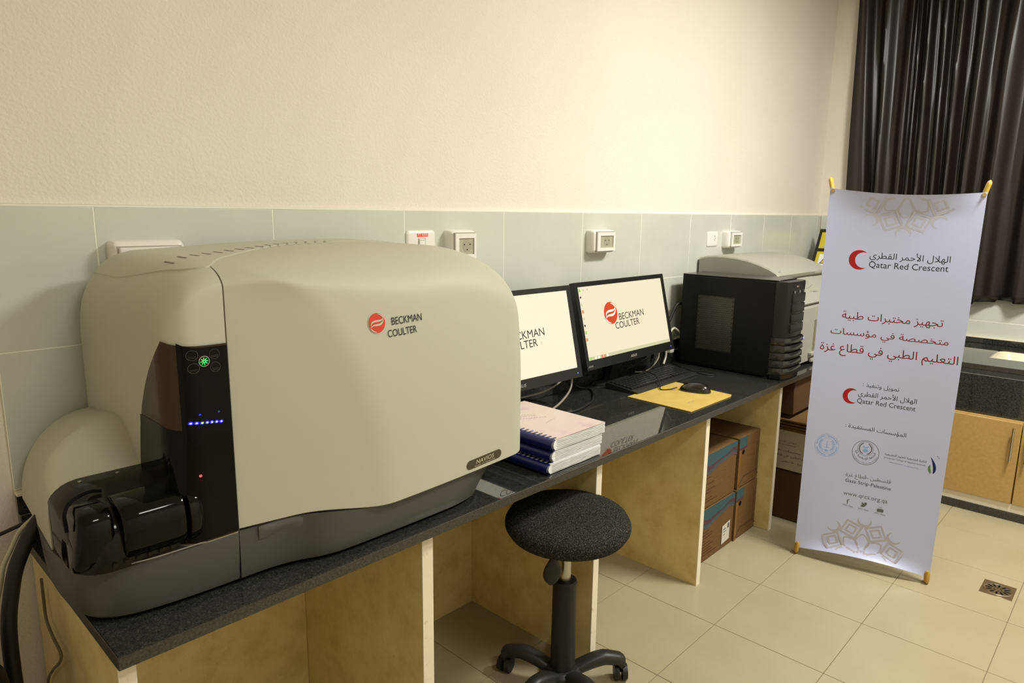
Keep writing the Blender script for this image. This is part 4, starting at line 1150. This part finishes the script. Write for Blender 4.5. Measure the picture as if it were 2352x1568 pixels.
# ------------------------------------------------------------------ roll-up style tension banner
BL = Vector((3.252, -.862, .035)); BR = Vector((3.392, -1.436, .035)); TL = Vector((3.322, -.846, 1.822)); TR = Vector((3.470, -1.446, 1.800))
nrm = (BR-BL).cross(TL-BL).normalized()
if nrm.x > 0: nrm = -nrm
def bpt(a, b, off=.0):
    """a across 0..0.6, b up 0..1.8"""
    u, w_ = a/.6, b/1.8
    p = BL.lerp(BR, u).lerp(TL.lerp(TR, u), w_)
    sag = math.sin(PI*u)
    p = p - Vector((0, 0, 1))*(.022*sag*w_**6) + Vector((0, 0, 1))*(.030*sag*(1-w_)**10)
    p = p + nrm*(-.035*sag*(4*w_*(1-w_))**.5*.55 + .05*sag*max(0, w_-.95)/.05*.55 + off)
    e = max(0, .06-b)/.06; p = p + nrm*(.030*e*e*sag)
    return p
BN = Vector((3.35, -1.15, 0))
t = thing('standing_banner', 'tall white printed banner stand with red crescent logos and dark red writing', 'banner', BN); f = rel(BN)
bm = bmesh.new(); n, m_ = 26, 60
bs_ = sorted(set([1.8*j/m_ for j in range(m_+1)]+[.01, .02, .045, 1.75, 1.765, 1.78, 1.79]))
R1 = [[bpt(.6*i/n, b, 0) for i in range(n+1)] for b in bs_]
R2 = [[bpt(.6*i/n, b, -.0012) for i in range(n+1)] for b in bs_]
V1 = grid(bm, R1); V2 = grid(bm, R2)
for i in range(n): bm.faces.new((V1[0][i], V1[0][i+1], V2[0][i+1], V2[0][i])); bm.faces.new((V1[-1][i], V1[-1][i+1], V2[-1][i+1], V2[-1][i]))
for j in range(len(bs_)-1): bm.faces.new((V1[j][0], V1[j+1][0], V2[j+1][0], V2[j][0])); bm.faces.new((V1[j][n], V1[j+1][n], V2[j+1][n], V2[j][n]))
bv = f(bm2o('banner_sheet', bm, BANNER, t, 60))
P1 = lambda a, b: bpt(a, b, .00025); P2 = lambda a, b: bpt(a, b, .0005)
def pr(name, s, m, a0, a1, hs=1., ar=True, **k_): return f(place_text(name, arabic(s) if ar else s, m, P1, a0, a1, t, hs, **k_))
AR = 'الهلال الأحمر القطري'
f(flat('crescent', REDL, [crescent(.151, 1.478, .044, 0, .80, .40, 32, 1.06)], P1, t))['label'] = 'large red crescent'
pr('arabic_lettering', AR, INK, (.191, 1.492), (.504, 1.490), 1.05, bold=.012)
pr('lettering', 'Qatar Red Crescent', INK, (.192, 1.447), (.501, 1.449), 1.12, False, bold=.006)
pr('headline', 'تجهيز مختبرات طبية', REDT, (.104, 1.192), (.511, 1.196), 1.0, bold=.058)
pr('headline', 'متخصصة في مؤسسات', REDT, (.063, 1.114), (.541, 1.114), .85, bold=.058)
pr('headline', 'التعليم الطبي في قطاع غزة', REDT, (.024, 1.030), (.586, 1.030), 1.0, bold=.058)
pr('arabic_lettering', 'تمويل وتنفيذ :', INK, (.225, .874), (.376, .870), 1.0, bold=.02)
f(flat('crescent', REDL, [crescent(.180, .818, .036, 0, .80, .40, 32, 1.06)], P1, t))['label'] = 'small red crescent'
pr('arabic_lettering', AR, INK, (.209, .826), (.452, .824), 1.05, bold=.016)
pr('lettering', 'Qatar Red Crescent', INK, (.208, .789), (.451, .788), 1.12, False, bold=.010)
pr('arabic_lettering', 'المؤسسات المستفيدة :', INK, (.170, .662), (.428, .656), 1.0, bold=.02)
# three institution emblems
c1x, c1y = .099, .555
E1 = band(circ(c1x, c1y, .053, .057, 36), .0014, True)+band(circ(c1x, c1y, .036, .039, 36), .0012, True)
for sgn in (-1, 1):
    for q in range(7):
        a = -1.2+.36*q; x = c1x+sgn*.026*math.cos(a*.8); y = c1y+.026*math.sin(a); E1 += band([(x, y), (x+sgn*.008, y+.006)], .0045)
E1 += band([(c1x-.010, c1y-.010), (c1x+.010, c1y-.010)], .003)+[circ(c1x, c1y-.026, .009, .006, 12)]+band([(c1x, c1y-.01), (c1x, c1y+.022)], .003)+band([(c1x-.008, c1y+.004), (c1x+.008, c1y+.004)], .002)
for q in range(24):
    a = .3+2*PI*q/24
    if q % 6 != 5: E1 += band([(c1x+.0455*math.cos(a), c1y+.049*math.sin(a)), (c1x+.0455*math.cos(a+.17), c1y+.049*math.sin(a+.17))], .005)
f(flat('round_emblem', BLUEP, E1, P1, t))['label'] = 'pale blue round emblem with laurel'
c2x, c2y = .270, .548
E2 = band(circ(c2x, c2y, .0575, .0605, 44), .0020, True)+band(circ(c2x-.002, c2y+.020, .033, .035, 36), .0015, True)+band(circ(c2x-.002, c2y+.020, .026, .028, 24, 2.0, 4.3), .004)+band(circ(c2x-.002, c2y+.020, .026, .028, 24, -1.2, 1.1), .004)
f(flat('round_emblem', INK2, E2, P1, t))['label'] = 'black ringed university emblem'
f(flat('emblem_wave', mat('sky_print', (.20, .42, .62), .6), [circ(c2x-.002, c2y+.010, .012, .008, 16)], P1, t)); f(flat('emblem_book', BLUEP, [[(c2x-.014, c2y+.028), (c2x-.002, c2y+.022), (c2x+.010, c2y+.028), (c2x+.010, c2y+.034), (c2x-.002, c2y+.028), (c2x-.014, c2y+.034)]], P2, t))
V_, T_ = text2d(arabic('الجامعة الإسلامية غزة'), bold=.03)
def arc_text(name, s, m, cx, cy, r, a0, a1, h, ar=False):
    V, T = text2d(arabic(s) if ar else s, bold=.02); us = {i for q in T for i in q}; x0 = min(V[i][0] for i in us); x1 = max(V[i][0] for i in us)
    def mp(x, y): a = a0+(a1-a0)*(x-x0)/(x1-x0); rr = r-y*h; return P1(cx+rr*math.cos(a), cy+rr*math.sin(a))
    bm = bmesh.new(); P = [bm.verts.new(mp(x, y)) for x, y in V]
    for q in T:
        try: bm.faces.new([P[i] for i in q])
        except ValueError: pass
    for v_ in [q for q in bm.verts if not q.link_faces]: bm.verts.remove(v_)
    return f(bm2o(name, bm, m, t))
arc_text('emblem_lettering', 'الجامعة الإسلامية غزة', INK, c2x, c2y+.010, .044, PI+.10, 2*PI-.10, .016, True)
arc_text('emblem_lettering', 'The Islamic University of Gaza', INK2, c2x, c2y, .0545, PI+.25, 2*PI-.25, .0085)
pr('arabic_lettering', 'الكلية الجامعية للعلوم التطبيقية', INK, (.351, .555), (.522, .552), 1.0, bold=.02)
pr('lettering', 'University College of Applied Sciences', INK2, (.350, .538), (.520, .535), 1.0, False, bold=.012)
pr('small_print', 'Leader of Innovation', NAVYP, (.374, .521), (.430, .519), 1.0, False, bold=.03)
pr('small_print', 'ريادة التعليم والابداع', mat('sky_print_b', (.10, .20, .50), .6), (.437, .518), (.496, .515), 1.0)
lf = []
for i in range(9): s_ = i/8; lf.append((.534+.018*math.sin(PI*s_*.55), .590-.085*s_))
R_ = [(x+.013*math.sin(PI*(1-i/8*.9)), y-.002) for i, (x, y) in enumerate(lf)]
f(flat('leaf_emblem', NAVYP, [lf+R_[::-1][1:]], P1, t)); f(flat('leaf_accent', GREENP, [[(.538, .548), (.531, .535), (.532, .520), (.542, .503), (.545, .512), (.541, .528)]], P2, t))
f(flat('leaf_dots', INK2, [circ(.562, .592, .0025, None, 8), circ(.568, .586, .0025, None, 8)], P1, t))
pr('arabic_lettering', 'فلسطين -قطاع غزة', INK2, (.196, .416), (.391, .416), 1.0, bold=.03)
pr('lettering', 'Gaza Strip-Palestine', INK, (.197, .386), (.395, .382), 1.0, False, bold=.028)
pr('lettering', 'www.qrcs.org.qa', INK2, (.195, .318), (.388, .314), 1.05, False, bold=.006)
pr('social_icon', 'f', INK2, (.2130, .272), (.2250, .272), .9, False, bold=.05)
f(flat('social_icon', INK2, [[(.276, .279), (.284, .283), (.277, .291), (.282, .290), (.279, .297), (.290, .289), (.292, .296), (.299, .297), (.304, .292), (.300, .282), (.292, .272), (.280, .270), (.274, .273), (.281, .275)]], P1, t))
f(flat('social_icon', INK2, [[(.350, .262), (.374, .262), (.376, .265), (.376, .276), (.373, .279), (.351, .279), (.348, .276), (.348, .265)]], P1, t)); pr('social_mark', 'You', INK2, (.353, .283), (.370, .283), 1.0, False, bold=.03)
for x in (.197, .266, .339): pr('small_print', 'QRC Gaza', INK2, (x, .262-.075*(x-.197)), (x+.047, .262-.075*(x-.15)), 1.0, False)
def ornament(cx, cy, R, up_, m, parts):
    E_ = []
    for q in range(5):
        a = (PI*(q-.0)/4 if parts == 5 else 0)
    for k_ in range(8):
        a = PI/8+PI/4*k_
        c = (cx+R*math.cos(a), cy+R*math.sin(a))
        if up_*(c[1]-cy) < .0: continue
        for hs, wd in ((.355*R, .062*R), (.185*R, .062*R)):
            sq = [(c[0]+hs*math.cos(a+PI/2*q), c[1]+hs*math.sin(a+PI/2*q)) for q in range(4)]
            E_ += band(sq, wd, True)
    for k_ in range(8):
        a = PI/4*k_
        c = (cx+1.30*R*math.cos(a), cy+1.30*R*math.sin(a))
        if up_*(c[1]-cy) < -.01: continue
        E_.append(crescent(c[0], c[1], .22*R, a, .84, .30, 16))
        # petals between the squares
        b0 = [(cx+r*math.cos(a+d), cy+r*math.sin(a+d)) for r, d in ((.12*R, 0), (.34*R, .42), (.58*R, .36), (.80*R, .0), (.58*R, -.36), (.34*R, -.42), (.12*R, 0))]
        b0 = [(q.x, q.y) for q in catmull([(x_, y_, 0) for x_, y_ in b0], 5)]
        if up_*(b0[15][1]-cy) < -.01: continue
        E_ += band(b0, .05*R, False)
    lim = (lambda p: min(max(p[1], .012), 1.788))
    E2_ = []
    for p in E_:
        if all(.012 < q[1] < 1.788 and .01 < q[0] < .59 for q in p): E2_.append(p)
    return E2_
f(flat('ornament', ORN, ornament(.312, 1.805, .142, -1, ORN, 5), P1, t))['label'] = 'faint grey geometric ornament at the top'
f(flat('ornament', ORND, ornament(.302, .010, .142, 1, ORND, 5), P1, t))['label'] = 'taupe geometric ornament at the bottom'
# hem shade band, caps, hooks, frame
def capsule(name, m, p, ax, L, r, parent):
    rows = []; ax = ax.normalized(); q = ax.to_track_quat('Z', 'Y')
    for i in range(13):
        s_ = -1+2*i/12; z = s_*L/2; k_ = r*(max(.02, 1-max(0, (abs(z)-(L/2-r))/r)**2))**.5
        rows.append([tuple(p+q@Vector((k_*math.cos(2*PI*j/14), k_*.55*math.sin(2*PI*j/14), z))) for j in range(14)])
    return loft(name, m, rows, parent, 50)
bax = -nrm
tl, tr, bl, br = bpt(.012, 1.788), bpt(.588, 1.788), bpt(.012, .012), bpt(.588, .012)
for p, ax in ((tl, TL-BR), (tr, TR-BL)):
    f(capsule('arm_cap', YCAP, p+bax*.022+ax.normalized()*.026, ax+Vector((0, 0, .6)), .085, .019, t))
    f(cyl('hook', BRASS, p+bax*.02, p-bax*.012, .0055, None, 12, t)); f(lathe('eyelet', CHROME, [(.005, 0), (.010, 0), (.010, .0015), (.005, .0015)], t, 20, off=p+nrm*.001, mx=nrm.to_track_quat('Z', 'Y').to_matrix().to_4x4()))
for p, ax, zc_ in ((bl, BL-TR, .0), (br, BR-TL, .0)):
    q = Vector((p.x, p.y, .0))+ax.normalized()*.006; q.z = .036
    o = f(capsule('foot_cap', BRASS, q+bax*.010+Vector((0, 0, .0)), Vector((0, .0, 1))+ax.normalized()*-.25, .070, .023, t))
    f(cyl('hook', BRASS, p+bax*.02+Vector((0, 0, .012)), p-bax*.012+Vector((0, 0, .014)), .005, None, 12, t))
hub = bpt(.3, 1.0)+bax*.10
for p in (tl+bax*.022, tr+bax*.022, bl+bax*.02+Vector((0, 0, .05)), br+bax*.02+Vector((0, 0, .05))): f(tube('frame_pole', BLACKM, [p, (p+hub)/2+bax*.02, hub], .006, t))
f(tube('rear_leg', BLACKM, [hub, (hub+Vector((3.72, -1.22, .02)))/2, Vector((3.72, -1.22, .010))], .008, t)); f(lathe('frame_hub', BLACKP, [(0, -.02), (.035, -.02), (.035, .02), (0, .02)], t, 24, off=hub, mx=nrm.to_track_quat('Z', 'Y').to_matrix().to_4x4()))

# ------------------------------------------------------------------ sink counter at the far wall
SKB = (5.05, -2.3, 0)
t = thing('sink_counter', 'dark granite sink counter with inset white basin below the curtain', 'counter', SKB); f = rel(SKB)
ZK = .832; XF = 4.735; XB = X1-.013
YA, YE = -.70, -4.1
hx0, hx1, hy0, hy1 = 5.02, 5.40, -1.315, -2.15
bm = bmesh.new()
for q in ((XF, hx0, YA, YE), (hx1, XB, YA, YE), (hx0, hx1, YA, hy0), (hx0, hx1, hy1, YE)): abox(bm, q[0], q[1], q[3], q[2], ZK-.03, ZK)
f(bm2o('countertop', bm, GRANITE, t))
f(box('backsplash', GRANITE, XB-.02, XB, YE, YA, ZK+.0005, ZK+.038, t, .002, 1)); f(box('splash_ledge', MARBLE_EDGE, XB-.022, XB, YE, YA, ZK+.038, ZK+.044, t, .001, 1))
f(box('front_edge', GRANITE_EDGE, XF-.003, XF, YE, YA, ZK-.03, ZK-.001, t, .001, 1))
f(box('apron', GRANITE, 4.56, 4.58, YE, YA, .575, ZK-.0305, t)); f(box('apron_return', GRANITE, 4.58, 4.735, YE, YA, ZK-.06, ZK-.0305, t))
# basin (open bowl)
rows = []
def rr(x0, x1, y0, y1, r, z, n=6):
    P = []
    for cx, cy, a0 in ((x1-r, y1-r, 0), (x0+r, y1-r, PI/2), (x0+r, y0+r, PI), (x1-r, y0+r, 1.5*PI)):
        for i in range(n+1): a = a0+PI/2*i/n; P.append((cx+r*math.cos(a), cy+r*math.sin(a), z))
    return P
bx = tagp(loft('sink_basin', BASIN, [rr(hx0-.0, hx1+.0, hy1, hy0, .05, ZK-.010), rr(hx0+.012, hx1-.012, hy1+.012, hy0-.012, .05, ZK-.02), rr(hx0+.035, hx1-.035, hy1+.035, hy0-.035, .06, .68), rr(hx0+.06, hx1-.06, hy1+.06, hy0-.06, .06, .665)], None, 50, False), 'white ceramic basin set into the dark granite', 'sink')
bm = bmesh.new(); bm.from_mesh(bx.data); bm.verts.ensure_lookup_table(); n = 28; bm.faces.new([bm.verts[3*n+i] for i in range(n)]); bm.to_mesh(bx.data); bm.free()
CBK = (4.85, -2.3, 0)
t = thing('base_cabinet', 'light wood laminate cabinet with steel bar handles under the sink counter', 'cabinet', CBK); f = rel(CBK)
f(box('carcass', WOODC, 4.525, 5.55, YE, YA-.01, .09, .573, t)); f(box('stone_plinth', MARBLE_EDGE, 4.515, 5.4, YE, YA, .035, .098, t)); f(box('kick_board', GRANITE, 4.505, 5.4, YE, YA, -.0, .036+.012, t, .002, 1))
bpt(0, 0)
edges = [YA-.012, -.98, -1.588, -2.19, -2.79, -3.39, YE+.02]
for i, (a, b) in enumerate(zip(edges, edges[1:])):
    dr = f(box('door', WOODC, 4.500, 4.522, b+.003, a-.003, .102, .572, t, .002, 1))
    hy = b+.035 if i % 2 == 1 else a-.035
    def hb(o): o.location = (0, 0, 0); return o
    bm = bmesh.new(); acyl(bm, (4.470, hy, .355), (4.470, hy, .545), .0065, None, 12); acyl(bm, (4.470, hy, .375), (4.501, hy, .375), .004, None, 8); acyl(bm, (4.470, hy, .525), (4.501, hy, .525), .004, None, 8)
    h = bm2o('handle', bm, CHROME, dr, 40); h['label'] = 'steel bar handle'

# ------------------------------------------------------------------ curtain
folds_top = [-.150, -.200, -.285, -.362, -.450, -.525, -.552, -.575, -.603, -.631, -.680, -.723, -.775, -.829, -.900, -.965, -1.060, -1.147, -1.26, -1.36, -1.50, -1.62, -1.78, -1.92, -2.1, -2.25, -2.42, -2.6, -2.8, -2.95, -3.1]
folds_bot = [-.190, -.318, -.380, -.414, -.480, -.554, -.585, -.615, -.645, -.672, -.735, -.776, -.820, -.856, -.915, -.965, -1.040, -1.12, -1.24, -1.34, -1.48, -1.60, -1.76, -1.90, -2.08, -2.23, -2.40, -2.58, -2.78, -2.93, -3.08]
amp = [.0, .060, .0, .055, .005, .045, .018, .045, .012, .05, .0, .040, .0, .065, .0, .060, .0, .070, 0, .06, 0, .06, 0, .06, 0, .06, 0, .06, 0, .06, 0]
rows = []; NZ = 48; K = 9
for iz in range(NZ+1):
    s_ = iz/NZ; z = 3.42+(1.125-3.42)*s_
    row = []
    for i in range(len(folds_top)-1):
        for j in range(K):
            u = j/K; e = .5-.5*math.cos(PI*u); e = e**1.5 if amp[i+1] > amp[i] else 1-(1-e)**1; e = e if amp[i+1] > amp[i] else 1-(.5+.5*math.cos(PI*u))**1.5
            s2 = min(1, s_/.66)
            ya = folds_top[i]+(folds_bot[i]-folds_top[i])*s2; yb_ = folds_top[i+1]+(folds_bot[i+1]-folds_top[i+1])*s2
            y = ya+(yb_-ya)*u; x = 5.548-(amp[i]+(amp[i+1]-amp[i])*e)*(.95+.20*s_)
            x += .006*math.sin(3.1*s_*PI+i*1.7)
            row.append((x, y, z-.018*math.sin(i*1.3)*(s_**8)))
    rows.append(row)
bm = bmesh.new(); grid(bm, rows)
cu = bm2o('curtain', bm, CURT, None, 80)
sd = cu.modifiers.new('thickness', 'SOLIDIFY'); sd.thickness = .003
tagp(cu, 'floor-length-style dark brown satin curtain hanging in folds above the sink', 'curtain')
cu['label'] = 'dark brown satin curtain hanging in folds above the sink counter'
t = thing('curtain_rail', 'pale ceiling rail carrying the dark brown curtain', 'rail', (5.5, -1.6, 3.42)); box('track', WHITE, -.03, .03, -1.55, 1.5, .0, .028, t, .003)

# ------------------------------------------------------------------ floor drain
DB = (3.569, -1.680, 0)
t = thing('floor_drain', 'square steel floor drain with a round slotted grate', 'drain', DB)
box('frame', DRAIN, -.074, .074, -.063, .063, -.003, .0016, t, .001, 1)
lathe('grate_rim', CHROME, [(.050, .0015), (.054, .0035), (.057, .0035), (.059, .0015)], t, 36)
pet = []
for k_ in range(12):
    a = PI/6*k_; c = (.037*math.cos(a), .037*math.sin(a)); L = .014; W_ = .0045
    pet.append([(c[0]+L*math.cos(b)*math.cos(a)-W_*math.sin(b)*math.sin(a), c[1]+L*math.cos(b)*math.sin(a)+W_*math.sin(b)*math.cos(a)) for b in [2*PI*q/12 for q in range(12)]])
for k_ in range(6):
    a = PI/3*k_+.26; pet.append(circ(.015*math.cos(a), .015*math.sin(a), .0035, None, 8))
flat('grate_slots', DARK, pet, lambda a, b: Vector((a, b, .0022)), t)

# ------------------------------------------------------------------ cables, hose and container at the left end
o = tube('drain_hose', BLACKR, [(.262, -.19, .985), (.235, -.21, .985), (.207, -.22, .96), (.183, -.222, .918), (.164, -.222, .873), (.150, -.222, .814), (.140, -.222, .754), (.136, -.222, .678), (.136, -.222, .5), (.136, -.222, .3), (.138, -.222, .1), (.15, -.222, .02)], .0165, None, 12)
tagp(o, 'thick black hose hanging from the left end of the cream analyzer', 'hose')
cable('pale cream cable drooping beside the black hose', WHITEC, [(.262, -.14, .985), (.240, -.148, .975), (.222, -.15, .959), (.193, -.15, .935), (.172, -.15, .896), (.154, -.15, .861), (.145, -.15, .82), (.126, -.15, .738), (.118, -.15, .6), (.115, -.15, .3), (.115, -.15, .02)], .0055)
cable('thin black cable running to the wall from behind the cream analyzer', BLACKR, [(.25, -.10, .94), (.20, -.09, .925), (.14, -.07, .90), (.05, -.045, .85), (-.05, -.035, .78), (-.12, -.03, .6), (-.14, -.03, .3), (-.14, -.04, .01)], .005)
cable('thin grey cable curling against the stone end panel', mat('taupe_cable', (.16, .12, .07), .5), [(.224, -.15, .80), (.226, -.135, .73), (.224, -.150, .69), (.222, -.21, .672), (.220, -.275, .668), (.219, -.285, .655), (.221, -.24, .615), (.224, -.15, .55), (.226, -.06, .46), (.225, -.03, .3), (.222, -.03, .01)], .0035)
CB = (.003, -.305, 0)
t = thing('waste_container', 'large black plastic container on the floor left of the counter', 'container', CB)
prof = [(0, .004), (.105, .004), (.115, .015), (.118, .30), (.118, .62), (.108, .69), (.085, .735), (.055, .758), (.035, .765), (.032, .79), (0, .79)]
lathe('tank', mat('black_tank', (.006, .006, .006), .5, .3), prof, t, 40)
lathe('screw_cap', BLACKM, [(0, .79), (.040, .79), (.042, .795), (.042, .822), (.038, .828), (0, .828)], t, 24)

# ------------------------------------------------------------------ scale the drafting units to metres
bpy.context.view_layer.update()
ms = Matrix.Scale(S, 4)
for me in bpy.data.meshes: me.transform(ms)
for o in bpy.data.objects:
    o.location = Vector(o.location)*S
    for md in o.modifiers:
        if md.type == 'SOLIDIFY': md.thickness *= S
